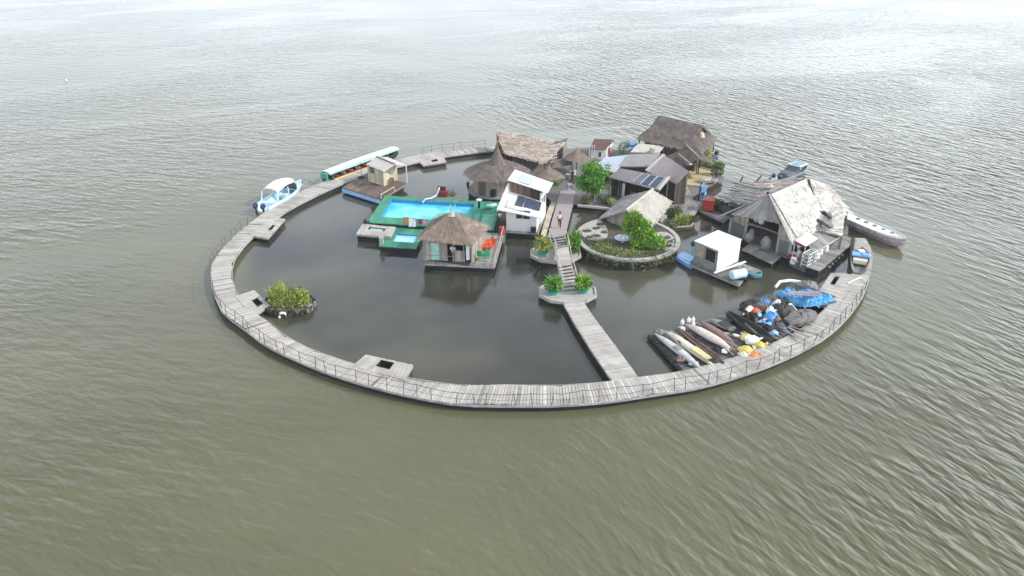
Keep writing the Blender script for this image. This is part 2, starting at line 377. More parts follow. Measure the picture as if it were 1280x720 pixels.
CX, CY = 3.3, 71.5
def water_material():
    m = bpy.data.materials.new('lagoon_water'); t, N, L, b = nt(m)
    g = N.new('ShaderNodeNewGeometry'); sx = N.new('ShaderNodeSeparateXYZ'); L.new(g.outputs['Position'], sx.inputs[0])
    def math_(op, a, bb=None, c=None):
        n = N.new('ShaderNodeMath'); n.operation = op
        for i, x in enumerate((a, bb, c)):
            if x is None: continue
            if isinstance(x, (int, float)): n.inputs[i].default_value = x
            else: L.new(x, n.inputs[i])
        return n.outputs[0]
    def ramp(x, a, bb, lo=0., hi=1., smooth=True):
        n = N.new('ShaderNodeMapRange'); n.interpolation_type = 'SMOOTHSTEP' if smooth else 'LINEAR'
        L.new(x, n.inputs[0])
        for i, q in enumerate((a, bb, lo, hi)): n.inputs[1 + i].default_value = q
        return n.outputs[0]
    def noise(scale, ang, stretch, det=3, dist=0., rough=.55):
        mp = N.new('ShaderNodeMapping'); mp.vector_type = 'TEXTURE'
        mp.inputs['Rotation'].default_value = (0, 0, ang); mp.inputs['Scale'].default_value = (stretch, 1, 1)
        L.new(g.outputs['Position'], mp.inputs['Vector'])
        n = N.new('ShaderNodeTexNoise'); n.inputs['Scale'].default_value = scale; n.inputs['Detail'].default_value = det; n.inputs['Distortion'].default_value = dist; n.inputs['Roughness'].default_value = rough
        L.new(mp.outputs[0], n.inputs['Vector']); return n.outputs['Fac']
    # distance from the middle of the ring: inside is sheltered, calm and clear of silt
    dx = math_('SUBTRACT', sx.outputs[0], CX); dy = math_('SUBTRACT', sx.outputs[1], CY)
    d = math_('SQRT', math_('ADD', math_('MULTIPLY', dx, dx), math_('MULTIPLY', dy, dy)))
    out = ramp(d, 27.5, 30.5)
    # two sets of wind waves, bent round the island
    wr = noise(1.08, R(122), 3.3, 1.7, .25); wr2 = noise(2.1, R(108), 2.5, 1.5, .2)
    wl = noise(.95, R(164), 2.8, 1.8, .25); wl2 = noise(2.3, R(148), 2.4, 1.5, .2)
    sel = ramp(math_('ADD', sx.outputs[0], math_('MULTIPLY', math_('SUBTRACT', sx.outputs[1], 70), .12)), -22, 14)
    wa = math_('ADD', wr, math_('MULTIPLY', wr2, .4)); wb = math_('ADD', wl, math_('MULTIPLY', wl2, .4))
    mixw = N.new('ShaderNodeMix'); L.new(sel, mixw.inputs[0]); L.new(wb, mixw.inputs[2]); L.new(wa, mixw.inputs[3])
    gust = ramp(noise(.03, .5, 1.8, 5, .6), .34, .66, .3, 1.25)
    lee = ramp(d, 31, 60, .18, 1.0)                       # the lee close to the ring is smoother
    side = ramp(sx.outputs[0], -14, 28, .5, 1.9)          # and so is the side away from the wind
    far = ramp(sx.outputs[1], 85, 230, 1.0, .5)             # the wind drops towards the far shore
    amp = math_('MULTIPLY', math_('MULTIPLY', math_('MULTIPLY', math_('MULTIPLY', out, far), gust), lee), side)
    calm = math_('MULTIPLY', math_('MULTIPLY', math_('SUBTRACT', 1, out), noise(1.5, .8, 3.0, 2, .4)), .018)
    h = math_('ADD', math_('MULTIPLY', mixw.outputs[0], amp), calm)
    bp = N.new('ShaderNodeBump'); bp.inputs['Strength'].default_value = 1; bp.inputs['Distance'].default_value = .62
    L.new(h, bp.inputs['Height']); L.new(bp.outputs[0], b.inputs['Normal'])
    # silt: olive in the open lagoon, nearly none inside
    pat = noise(.05, .3, 1.5, 4)
    c1 = N.new('ShaderNodeMix'); c1.data_type = 'RGBA'; c1.inputs[6].default_value = (.098, .094, .053, 1); c1.inputs[7].default_value = (.124, .117, .067, 1)
    L.new(ramp(pat, .3, .7), c1.inputs[0])
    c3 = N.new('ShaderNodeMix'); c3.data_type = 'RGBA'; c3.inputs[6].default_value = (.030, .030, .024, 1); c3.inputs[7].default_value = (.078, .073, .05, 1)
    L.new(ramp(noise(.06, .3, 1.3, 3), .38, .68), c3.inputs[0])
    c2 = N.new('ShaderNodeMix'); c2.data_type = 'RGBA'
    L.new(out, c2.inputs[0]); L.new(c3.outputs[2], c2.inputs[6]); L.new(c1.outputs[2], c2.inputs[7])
    L.new(c2.outputs[2], b.inputs['Base Color'])
    b.inputs['Roughness'].default_value = .12; b.inputs['IOR'].default_value = 1.33; b.inputs['Specular IOR Level'].default_value = .5
    return m
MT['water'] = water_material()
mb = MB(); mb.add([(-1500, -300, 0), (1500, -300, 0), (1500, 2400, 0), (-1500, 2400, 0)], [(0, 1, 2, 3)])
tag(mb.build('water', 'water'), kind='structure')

hm = bpy.data.materials.new('air_haze'); hm.use_nodes = True; hn = hm.node_tree.nodes; hn.remove(hn['Principled BSDF'])
pv = hn.new('ShaderNodeVolumePrincipled'); pv.inputs['Color'].default_value = (.96, .98, 1, 1); pv.inputs['Density'].default_value = HAZE; pv.inputs['Anisotropy'].default_value = .3
hm.node_tree.links.new(pv.outputs[0], hn['Material Output'].inputs['Volume']); MT['air_haze'] = hm
mb = MB(); mb.box((0, 1050, 17), (3040, 2740, 36)); tag(mb.build('haze', 'air_haze'), kind='stuff')

# ================================================================== the ring boardwalk
DZ = .55
OUT_PX = [(606, 183), (569, 187.5), (540, 190), (510, 196), (408, 226), (371, 240.6), (324, 271), (300, 288), (278.4, 310.6), (264.4, 335), (264.4, 357.5), (281, 391), (300, 408), (350.6, 440), (397.5, 462.5), (461, 483), (540, 500), (590, 506), (665, 507), (740, 503), (816, 493), (884, 482), (940, 466), (1030, 422), (1055.6, 400.6), (1078, 369), (1085, 352), (1090, 327.5), (1087, 307), (1083, 300)]
IN_PX = [(606, 189), (572, 193), (548, 197), (520, 202.5), (505, 206), (437, 225.6), (397.5, 242.5), (348.7, 270.6), (317, 293), (298, 316), (289, 335), (289.7, 350), (296, 369), (321.5, 394), (340, 408), (366, 425), (397.5, 442), (444, 456), (506, 473), (556, 480), (597, 482), (650, 482), (740, 479), (799, 472), (865, 462), (962, 432), (1030, 389), (1045, 371), (1061, 346), (1063, 320), (1064, 302)]
def polar(pts):
    q = []
    for p in pts:
        a = P(*p, DZ); x, y = a.x - CX, a.y - CY
        q.append((math.degrees(math.atan2(y, x)) % 360, math.hypot(x, y)))
    q.sort(); return np.array(q)
PO, PI_ = polar(OUT_PX), polar(IN_PX)
KN = np.arange(90, 364, 6.2)                     # the walk is made of straight floats, slightly out of line
KJ = np.array([U(-.13, .13) for _ in KN])
def chord(t, tab):
    i = min(max(int((t - KN[0]) / 6.2), 0), len(KN) - 2); a, b = R(KN[i]), R(KN[i + 1])
    r0 = float(np.interp(KN[i], tab[:, 0], tab[:, 1])) + KJ[i]; r1 = float(np.interp(KN[i + 1], tab[:, 0], tab[:, 1])) + KJ[i + 1]; q = R(t)
    return r0 * r1 * math.sin(b - a) / (r0 * math.sin(q - a) + r1 * math.sin(b - q))
def ro(t): return chord(t, PO)
def ri(t): return chord(t, PI_)
def ringpt(t, r, z): return Vector((CX + r * math.cos(R(t)), CY + r * math.sin(R(t)), z))
T0, T1 = 92, 356
bw = thing('ring_boardwalk', 'ring shaped boardwalk of weathered pale planks floating round the lagoon', 'boardwalk', (CX, CY, 0))
mb = MB(); t = T0; k = 0
while t < T1:
    st = math.degrees((.22 if k % 9 else .3) / ro(t)); g = st * .06
    z = DZ + .03 * math.sin(k * .13) + .05 * KJ[int((t - 90) / 6.2)] / .13 + U(-.008, .008)
    a, b_ = t + g, t + st - g
    e1, e2 = U(-.04, .04), U(-.03, .03)
    q_ = U(0, 1); mb.mi = 1 if q_ < .025 else 2 if q_ < .15 else 0
    mb.slab([ringpt(a, ro(a) + e1, z), ringpt(b_, ro(b_) + e1, z), ringpt(b_, ri(b_) - e2, z), ringpt(a, ri(a) - e2, z)], .045)
    t += st; k += 1
mb.raw = True
deck = mb.build('deck', ['plank', 'plank_grey', 'plank_pale'], bw)
for nm, f, off in (('outer', ro, .05), ('inner', ri, -.05)):
    mb = MB(); t = T0
    while t < T1:
        t2 = min(t + 3.1, T1)
        mb.beam(ringpt(t, f(t) + off, DZ - .09), ringpt(t2, f(t2) + off, DZ - .09), .07, .15)
        t = t2
    mb.build('edge_beam', 'beam', bw)
mb = MB(); t = T0; rings = []
while t <= T1 + .01:
    a, c = ro(t) - .12, ri(t) + .12
    rings.append([ringpt(t, a, -.3), ringpt(t, a, DZ - .17), ringpt(t, c, DZ - .17), ringpt(t, c, -.3)]); t += 2
mb.loft(rings)
mb.build('float', 'float_dark', bw)
def platform(px, n, hole=None, z=DZ + .006, mt='plank', par=bw):
    q = [P(*p, z) for p in px]
    mb = MB(); mb.planks(*q, n, .06, .02, hole); o = mb.build('side_platform', mt, par)
    c = sum(q, Vector()) / 4
    m2 = MB(); qq = [c + (x - c) * .96 for x in q]
    if hole:
        lerp = lambda u, v: qq[0].lerp(qq[1], u).lerp(qq[3].lerp(qq[2], u), v)
        h = hole
        for (u0, u1, v0, v1) in ((0, h[0], 0, 1), (h[1], 1, 0, 1), (h[0], h[1], 0, h[2]), (h[0], h[1], h[3], 1)):
            m2.slab([lerp(u0, v0) - V(0, 0, .07), lerp(u1, v0) - V(0, 0, .07), lerp(u1, v1) - V(0, 0, .07), lerp(u0, v1) - V(0, 0, .07)], .75)
    else: m2.slab([x - V(0, 0, .07) for x in qq], .75)
    m2.build('platform_float', 'float_dark', o)
    m3 = MB()
    for i in range(4): m3.beam(q[i] - V(0, 0, .13), q[(i + 1) % 4] - V(0, 0, .13), .06, .13)
    m3.build('platform_beam', 'beam', o)
platform([(356, 273.5), (334.5, 297.5), (311, 294), (340, 271)], 11, (.42, .62, .2, .42))
platform([(318, 362.5), (337, 381), (315, 396), (294, 370)], 10, (.42, .72, .18, .5))
platform([(457, 443), (516, 456), (506, 475), (440, 457)], 14, (.36, .62, .1, .62))
platform([(524, 202), (529, 206.5), (558, 202), (554, 195.5)], 8, (.2, .6, .45, .7))
platform([(1024, 363), (1039, 341), (1068, 341), (1050, 372)], 12, (.42, .78, .25, .48))

# railings along the outer edge
def railing(t0, t1, label, n, ropes):
    t = thing('rope_railing', label, 'railing', ringpt((t0 + t1) / 2, ro((t0 + t1) / 2), DZ), 0)
    pts = []
    for i in range(n):
        a = t0 + (t1 - t0) * i / (n - 1) + U(-.7, .7); p = ringpt(a, ro(a) - .02, DZ - .1)
        hgt = U(.98, 1.1); q = p + V(U(-.13, .13), U(-.13, .13), hgt)
        m = MB(); m.tube([p, q], [.031, .026], 6); m.build('post', 'bamboo_post', t); pts.append((p, q))
    for fr, rad in ropes:
        m = MB()
        for (p, q), (p2, q2) in zip(pts, pts[1:]):
            a, c = p.lerp(q, fr), p2.lerp(q2, fr)
            m.tube([a, a.lerp(c, .5) - V(0, 0, U(.02, .09)), c], rad, 5)
        m.build('rail', 'rope', t)
th = lambda px, py: math.degrees(math.atan2(P(px, py, DZ).y - CY, P(px, py, DZ).x - CX)) % 360
railing(th(322, 271), th(1082, 362), 'long thin railing with rope along the outer edge of the front of the ring walk', 70, ((.97, .021), (.5, .013)))
railing(th(606, 183), th(527, 193), 'short thin railing along the ring walk beside the straw roofed shed', 7, ((.97, .024), (.5, .018)))
# bent pipe loop and mooring rail by the cabin boat
a, b_, c = P(376, 240, DZ), P(389, 232, DZ), P(415, 223, DZ)
mb = MB(); mb.tube([a, a + V(0.1, .3, .95), a.lerp(b_, .5) + V(0, 0, 1.15), b_ + V(-.1, -.3, .8), b_ + V(0, 0, .1), b_.lerp(c, .5) + V(0, 0, .5), c + V(0, 0, 1.0)], .035, 6)
one(mb, 'mooring_rail', 'rope', 'bent thin pipe rail rising in a loop beside the bow of the cabin boat', 'rail')

# ================================================================== straight pier, steps and small planters
def pier(name, label, lp, rp, z, mt, step=.24, cat='pier', beam='beam', slope=None):
    Lp = [P(*p, z) for p in lp]; Rp = [P(*p, z) for p in rp]
    t = thing(name, label, cat, (Lp[0] + Rp[-1]) / 2 * 1.0)
    mb = MB(); ml = MB(); mf = MB()
    for i in range(len(Lp) - 1):
        n = max(3, int((Lp[i + 1] - Lp[i]).length / step))
        mb.planks(Lp[i], Lp[i + 1], Rp[i + 1], Rp[i], n, .045, .02)
        for S in (Lp, Rp): ml.beam(S[i] - V(0, 0, .1), S[i + 1] - V(0, 0, .1), .06, .12)
        ins = lambda A, B: A.lerp(B, .06) - V(0, 0, .16)
        mf.slab([ins(Lp[i], Rp[i]), ins(Lp[i + 1], Rp[i + 1]), ins(Rp[i + 1], Lp[i + 1]), ins(Rp[i], Lp[i])], .7)
    mb.build('deck', mt, t); ml.build('edge_beam', beam, t); mf.build('float', 'float_dark', t)
    return t
pier('straight_pier', 'straight plank pier running from the front of the ring to the planted stepping islet', [(702.5, 376), (718, 404), (740, 439), (766, 477)], [(727, 374), (745, 400), (770, 433), (799, 473)], .56, 'plank')
pier('upper_walkway', 'brownish plank walkway beside the white house with a person walking on it', [(684.5, 297), (691, 272), (697, 251), (701, 238)], [(706, 294), (712, 271), (717, 251), (719, 238)], .66, 'roof_pink')
pier('side_walkway', 'narrow pale plank walkway squeezed between the white house and the brown walkway', [(676, 293), (684, 264), (690, 251)], [(682, 296), (690, 268), (696, 252)], .5, 'cane_wall')
def islet(c, rx, ry, label):
    t = thing('planter_islet', label, 'islet', (c.x, c.y, 0), 0, 'small floating planter islets under the steps')
    n = 10; m = MB(); pt = lambda k, s, z: Vector((c.x + rx * s * math.cos(k * 6.2832 / n + .3), c.y + ry * s * math.sin(k * 6.2832 / n + .3), z))
    m.loft([[pt(k, .96, -.3) for k in range(n)], [pt(k, .96, .42) for k in range(n)]]); m.build('float', 'float_dark', t)
    m = MB(); m.loft([[pt(k, 1.03, .36) for k in range(n)], [pt(k, 1.03, .55) for k in range(n)], [pt(k, .97, .56) for k in range(n)]]); m.build('deck', 'concrete', t)
    m = MB()
    for k in range(n): m.beam(pt(k, .99, .6), pt(k + 1, .99, .6), .16, .12)
    m.build('rim', 'plank', t)
    return t
c1 = P(709.5, 365.5, .5); c2 = P(694.5, 317, .5)
islet(c1, 2.5, 2.05, 'octagonal floating planter islet at the foot of the wooden steps')
islet(c2, 2.45, 2.1, 'rounded floating planter islet under the top of the wooden steps')
def tub(pos, lab):
    m = MB(); m.lathe(pos, [(.36, 0), (.5, .3), (.53, .34), (.46, .34), (.44, .26)], 12); one(m, 'plant_tub', 'teal', lab, 'plant tub', 'teal plant tubs on the islets')
def palm(pos, h, n, lab, lf='leaf_green', wd=.07):
    t = thing('potted_palm', lab, 'plant', pos, 0, 'leafy plants in tubs'); m = MB(); m.raw = True
    blades(m, pos + V(0, 0, .2), .12, n, h, wd, lean=.8); leaves(m, [(pos + V(0, 0, h * .55), (h * .55, h * .55, h * .4))], n * 6, .24); m.build('foliage', lf, t)
    m = MB(); m.tube([pos, pos + V(.03, 0, h * .5)], [.05, .03], 5); m.build('stem', 'bark', t)
for px, py, h, lab, lf in ((692, 367, 1.3, 'bright leafy plant in a teal tub left of the foot of the steps', 'leaf_green'), (729, 365, 1.2, 'yellow green leafy plant in a teal tub right of the foot of the steps', 'leaf_bright'), (679, 318, 1.5, 'spiky yellow green palm in a teal tub beside the white house', 'leaf_yellow')):
    q = P(px, py, .56); tub(q, {692: 'teal tub left of the foot of the steps', 729: 'teal tub right of the foot of the steps', 679: 'teal tub on the islet beside the white house'}[px]); palm(q + V(0, 0, .25), h, 46, lab, lf)
q = P(716, 316, .56); plant('leafy_shrub', 'tall dark green shrub leaning over the handrail at the top of the steps', 'shrub', q, [((0, 0, 1.0), (.7, .6, .9)), ((.2, .3, 1.6), (.5, .5, .6))], 500, .22, 'leaf_green', 1.2, blade=[((0, 0, .3), .3, 30, 1.7, .7)])

# arched stair between the islets
st = thing('wooden_steps', 'grey wooden steps with handrails climbing between the two planter islets', 'stairs', P(714, 360, .55))
bL, bR = P(704, 364, .56), P(723, 362, .56)
tz = 1.75
tL, tR = P(694, 312, tz), P(710, 308, tz)
sL, sR = P(697.5, 332, tz - .05), P(714, 329, tz - .05)
n = 8
m1 = MB()
for i in range(n):
    f = (i + .5) / n; z = .56 + (tz - .56) * (i + 1) / n
    a = bL.lerp(sL, f); c = bR.lerp(sR, f); a.z = c.z = z
    d = (sL - bL); d.z = 0; d.normalize()
    m1.hexa([a - d * .16 - V(0, 0, .05), c - d * .16 - V(0, 0, .05), c + d * .16 - V(0, 0, .05), a + d * .16 - V(0, 0, .05)], [a - d * .16, c - d * .16, c + d * .16, a + d * .16])
m1.build('tread', 'plank', st)
m1 = MB(); m1.planks(sL, tL, tR, sR, 9, .05, .02); m1.build('landing', 'plank', st)
bkL, bkR = P(686, 296, .7), P(706, 293, .7)
m1 = MB()
for i in range(5):
    f = (i + .5) / 5; a = tL.lerp(bkL, f); c = tR.lerp(bkR, f)
    d = (bkL - tL); d.z = 0; d.normalize(); m1.hexa([a - d * .14 - V(0, 0, .05), c - d * .14 - V(0, 0, .05), c + d * .14 - V(0, 0, .05), a + d * .14 - V(0, 0, .05)], [a - d * .14, c - d * .14, c + d * .14, a + d * .14])
m1.build('rear_tread', 'plank_grey', st)
for A, B, C, D in ((bL, sL, tL, bkL), (bR, sR, tR, bkR)):
    m1 = MB(); m1.beam(A - V(0, 0, .05), B - V(0, 0, .1), .07, .2); m1.beam(B - V(0, 0, .1), C - V(0, 0, .1), .07, .2); m1.beam(C - V(0, 0, .1), D - V(0, 0, .1), .07, .2); m1.build('stringer', 'plank', st)
    m1 = MB(); up = V(0, 0, .85)
    m1.tube([A + up, B + up, C + up, D + up], .045, 6)
    for p in (A, A.lerp(B, .5), B, C): m1.tube([p, p + up], .04, 6)
    m1.build('handrail', 'plank', st)
# ================================================================== helpers for buildings
def post(par, p, z0, z1, r=.07, m='plank', name='post', sq=True):
    b = MB(); p = Vector(p)
    if sq: b.beam((p.x, p.y, z0), (p.x, p.y, z1), r * 2)
    else: b.tube([(p.x, p.y, z0), (p.x, p.y, z1)], r, 8)
    return b.build(name, m, par)
def lift(p, z): return Vector((p[0], p[1], z))
def wall(par, a, b, z0, z1, m, name='wall', th=.08, z1b=None, boards=0):
    """upright wall from a to b; z1b gives another height at b"""
    z1b = z1 if z1b is None else z1b
    a, b = Vector((a[0], a[1], 0)), Vector((b[0], b[1], 0)); d = (b - a).normalized(); n = Vector((-d.y, d.x, 0)) * th / 2
    mb = MB(); k = max(1, boards)
    for i in range(k):
        p, q = a.lerp(b, i / k), a.lerp(b, (i + 1) / k); h0 = z1 + (z1b - z1) * i / k; h1 = z1 + (z1b - z1) * (i + 1) / k
        if boards: q = q - d * .012; n2 = n * U(.8, 1.15)
        else: n2 = n
        mb.hexa([lift(p - n2, z0), lift(q - n2, z0), lift(q + n2, z0), lift(p + n2, z0)], [lift(p - n2, h0), lift(q - n2, h1), lift(q + n2, h1), lift(p + n2, h0)])
    return mb.build(name, m, par)
def opening(par, a, b, u0, u1, z0, z1, side, name, m, frame=None, fname='frame', mull=0, th=.08):
    """door or window panel standing proud of the wall a-b on the side given (+1 left of a->b)"""
    a, b = Vector((a[0], a[1], 0)), Vector((b[0], b[1], 0)); d = (b - a); n = Vector((-d.y, d.x, 0)).normalized() * side
    p, q = a + d * u0 + n * (th / 2), a + d * u1 + n * (th / 2)
    mb = MB(); mb.hexa([lift(p, z0), lift(q, z0), lift(q + n * .02, z0), lift(p + n * .02, z0)], [lift(p, z1), lift(q, z1), lift(q + n * .02, z1), lift(p + n * .02, z1)])
    o = mb.build(name, m, par)
    if frame:
        f = MB(); w = .06; pp, qq = p + n * .03, q + n * .03; dd = d.normalized() * w / 2
        f.beam(lift(pp, z0 - w), lift(pp, z1 + w), w, w, up=n); f.beam(lift(qq, z0 - w), lift(qq, z1 + w), w, w, up=n)
        f.beam(lift(pp + dd, z0 - w / 2), lift(qq - dd, z0 - w / 2), w, w); f.beam(lift(pp + dd, z1 + w / 2), lift(qq - dd, z1 + w / 2), w, w)
        for i in range(mull):
            c = pp.lerp(qq, (i + 1) / (mull + 1)); f.beam(lift(c, z0), lift(c, z1), w * .7, w * .8, up=n)
        f.build(fname, frame, o)
    return o
def thatch(par, faces, m, n, name='roof', th=.12, ln=.5, wd=.07, lift_=.035, ridge=None):
    """thatched roof: solid faces (ridge A,B, eave C,D) with straw laid over"""
    mb = MB(); mb.raw = True
    area = []
    for A, B, C, D in faces:
        A, B, C, D = map(Vector, (A, B, C, D))
        area.append(((B - A).length + (C - D).length) / 2 * ((D - A).length + (C - B).length) / 2)
        nu, nv = 6, 5
        q = lambda u, v: A.lerp(B, u).lerp(D.lerp(C, u), v) - Vector((0, 0, .05 * math.sin(math.pi * v)))
        for i in range(nu):
            for j in range(nv):
                pts = [q(i / nu, j / nv), q((i + 1) / nu, j / nv), q((i + 1) / nu, (j + 1) / nv), q(i / nu, (j + 1) / nv)]
                if (pts[0] - pts[1]).length < 1e-4: pts = pts[1:]
                mb.slab(pts, th)
    for (A, B, C, D), a in zip(faces, area): mb.strips(A, B, C, D, int(n * a / sum(area)), ln, wd, lift_, eave=1)
    if ridge:
        for p, q in ridge:
            p, q = Vector(p), Vector(q)
            for i in range(26):
                f = U(0, 1); c = p.lerp(q, f) + V(0, 0, .05); d = (q - p).normalized(); s = Vector((-d.y, d.x, 0)) * U(-1, 1)
                mb.beam(c - d * .2, c + d * .2 + s * .15 + V(0, 0, U(-.03, .04)), .09, .04)
    return mb.build(name, m, par)
def raft(par, pts, z, n, m, hole=None, depth=.75, name='deck', hull='float_dark', inset=.05, edge='beam'):
    q = [lift(p, z) for p in pts]
    mb = MB(); mb.planks(*q, n, .06, .015, hole); o = mb.build(name, m, par)
    c = sum(q, Vector()) / 4; qq = [c + (x - c) * (1 - inset) for x in q]
    if not hole:
        mb = MB(); mb.slab([lift(x, z - .075) for x in qq], depth + z * 0); mb.build('float', hull, par)
    mb = MB()
    for i in range(4): mb.beam(q[i] - V(0, 0, .13), q[(i + 1) % 4] - V(0, 0, .13), .06, .13)
    mb.build('edge_beam', edge, par)
    return o
def chair(pos, rz, m, label, group=None):
    t = thing('plastic_chair', label, 'chair', pos, rz, group)
    b = MB(); b.box((0, 0, .44), (.48, .46, .05)); b.build('seat', m, t, local=True)
    b = MB(); b.box((0, .23, .72), (.46, .05, .55), rx=-.15); b.build('backrest', m, t, local=True)
    for s in (-1, 1):
        b = MB(); b.box((s * .25, 0, .63), (.05, .46, .04)); b.box((s * .25, -.2, .53), (.04, .05, .18)); b.build('armrest', m, t, local=True)
        for q in (-1, 1):
            b = MB(); b.tube([(s * .2, q * .19, .42), (s * .24, q * .23, 0)], [.03, .025], 6); b.build('leg', m, t, local=True)
    return t
# ------------------------------------------------------------------ pool platform
ua = R(-9.5); uu = Vector((math.cos(ua), math.sin(ua), 0)); va = R(-94); vv = Vector((math.cos(va), math.sin(va), 0))
O = P(481, 244.4, .9); O.z = 0
def G(u, v, z): return O + uu * u + vv * v + V(0, 0, z)
pool = thing('pool_platform', 'green decked floating platform with a turquoise swimming pool and small wading pool', 'pool platform', G(6.5, 6, 0))
def inv(p):
    d = Vector((p.x - O.x, p.y - O.y, 0)); det = uu.x * vv.y - uu.y * vv.x
    return ((d.x * vv.y - d.y * vv.x) / det, (uu.x * d.y - uu.y * d.x) / det)
A1 = inv(P(490.6, 249, .9)); A2 = inv(P(593, 256, .9)); A3 = inv(P(478, 270.5, .9))
u0, v0 = A1[0] - .1, A1[1]; u1 = A2[0]; v1 = A3[1] + .1
W_, VB = 13.2, 8.2
mb = MB()
for (a, b_, c, d) in ((0, u0, 0, VB), (u1, W_, 0, VB), (u0, u1, 0, v0), (u0, u1, v1, VB)):
    mb.planks(G(a, c, .9), G(b_, c, .9), G(b_, d, .9), G(a, d, .9), max(2, int((b_ - a) / .45)), .1, .015)
mb.build('deck', 'green_deck', pool)
mb = MB()
for (a, b_, c, d) in ((.1, u0 - .03, .1, VB - .1), (u1 + .03, W_ - .1, .1, VB - .1), (u0 - .03, u1 + .03, .1, v0 - .03), (u0 - .03, u1 + .03, v1 + .03, VB - .1)):
    mb.slab([G(a, c, .79), G(b_, c, .79), G(b_, d, .79), G(a, d, .79)], 1.1)
mb.build('float', 'float_dark', pool)
mb = MB()   # basin lining
for (p, q) in (((u0, v0), (u1, v0)), ((u1, v0), (u1, v1)), ((u1, v1), (u0, v1)), ((u0, v1), (u0, v0))):
    mb.beam(G(*p, .15), G(*q, .15), .06, 1.46)
mb.build('pool_wall', 'pool_tile', pool)
def pool_water_mat():
    m = bpy.data.materials.new('pool_water'); t, N, L, b = nt(m)
    g = N.new('ShaderNodeNewGeometry'); n = N.new('ShaderNodeTexNoise'); n.inputs['Scale'].default_value = .45; n.inputs['Detail'].default_value = 3
    L.new(g.outputs['Position'], n.inputs['Vector'])
    cr = N.new('ShaderNodeValToRGB'); cr.color_ramp.elements[0].color = (.05, .40, .54, 1); cr.color_ramp.elements[1].color = (.13, .60, .66, 1); cr.color_ramp.elements[0].position = .35; cr.color_ramp.elements[1].position = .62
    L.new(n.outputs['Fac'], cr.inputs[0]); L.new(cr.outputs[0], b.inputs['Base Color'])
    b.inputs['Roughness'].default_value = .06; b.inputs['IOR'].default_value = 1.33
    n2 = N.new('ShaderNodeTexNoise'); n2.inputs['Scale'].default_value = 3; bp = N.new('ShaderNodeBump'); bp.inputs['Distance'].default_value = .01
    L.new(g.outputs['Position'], n2.inputs['Vector']); L.new(n2.outputs['Fac'], bp.inputs['Height']); L.new(bp.outputs[0], b.inputs['Normal'])
    return m
MT['pool_water'] = pool_water_mat()
mb = MB(); z = .52
mb.add([G(u0, v0, z), G(u1, v0, z), G(u1, v1, z), G(u0, v1, z)], [(3, 2, 1, 0)]); mb.build('pool_water', 'pool_water', pool)
# the deck's corner that juts into the near side of the pool
B1 = inv(P(534, 274, .9)); B2 = inv(P(549, 265.5, .9)); B3 = inv(P(588, 268, .9))
mb = MB(); cur = [(B1[0], v1 + .02), (B1[0] + .5, B1[1] - .25), (B1[0] + .8, B2[1] + .6), (B2[0] + .15, B2[1] + .1), (B2[0] + 1.2, B2[1] - .1), (u1 + .02, B2[1] - .1), (u1 + .02, v1 + .02)]
mb.slab([G(a, c, .905) for a, c in cur], .9); mb.build('shallow_step', 'green_pale', pool)
# wading pool platform, lower
C1 = inv(P(473, 308, .5)); cu0, cu1, cv0, cv1 = C1[0], 6.1, VB + .05, C1[1]
k0 = inv(P(493, 292, .5)); k1 = inv(P(490, 301.8, .5)); ku0, ku1, kv0, kv1 = k1[0] + .05, 5.7, k0[1], k1[1]
mb = MB()
for (a, b_, c, d) in ((cu0, ku0, cv0, cv1), (ku1, cu1, cv0, cv1), (ku0, ku1, cv0, kv0), (ku0, ku1, kv1, cv1)):
    mb.planks(G(a, c, .52), G(b_, c, .52), G(b_, d, .52), G(a, d, .52), max(2, int((b_ - a) / .5)), .08, .015)
mb.build('wading_deck', 'green_deck', pool)
mb = MB(); mb.slab([G(cu0 + .1, cv0 + .05, .2), G(cu1 - .1, cv0 + .05, .2), G(cu1 - .1, cv1 - .1, .2), G(cu0 + .1, cv1 - .1, .2)], .6)
for (a, b_, c, d) in ((cu0 + .08, ku0 - .04, cv0 + .05, cv1 - .1), (ku0 - .04, ku1 + .04, kv1 + .04, cv1 - .1)):
    mb.slab([G(a, c, .435), G(b_, c, .435), G(b_, d, .435), G(a, d, .435)], .3)
mb.build('wading_float', 'float_dark', pool)
mb = MB()
for (p, q) in (((ku0, kv0), (ku1, kv0)), ((ku1, kv0), (ku1, kv1)), ((ku1, kv1), (ku0, kv1)), ((ku0, kv1), (ku0, kv0))): mb.beam(G(*p, .36), G(*q, .36), .05, .3)
mb.build('wading_wall', 'pool_tile', pool)
mb = MB(); mb.add([G(ku0, kv0, .36), G(ku1, kv0, .36), G(ku1, kv1, .36), G(ku0, kv1, .36)], [(3, 2, 1, 0)])
m = mat('wading_water', (.30, .62, .72), rough=.08, var=.2, scale=.6, spec=.5); MT['wading_water'] = m; mb.build('wading_water', 'wading_water', pool)
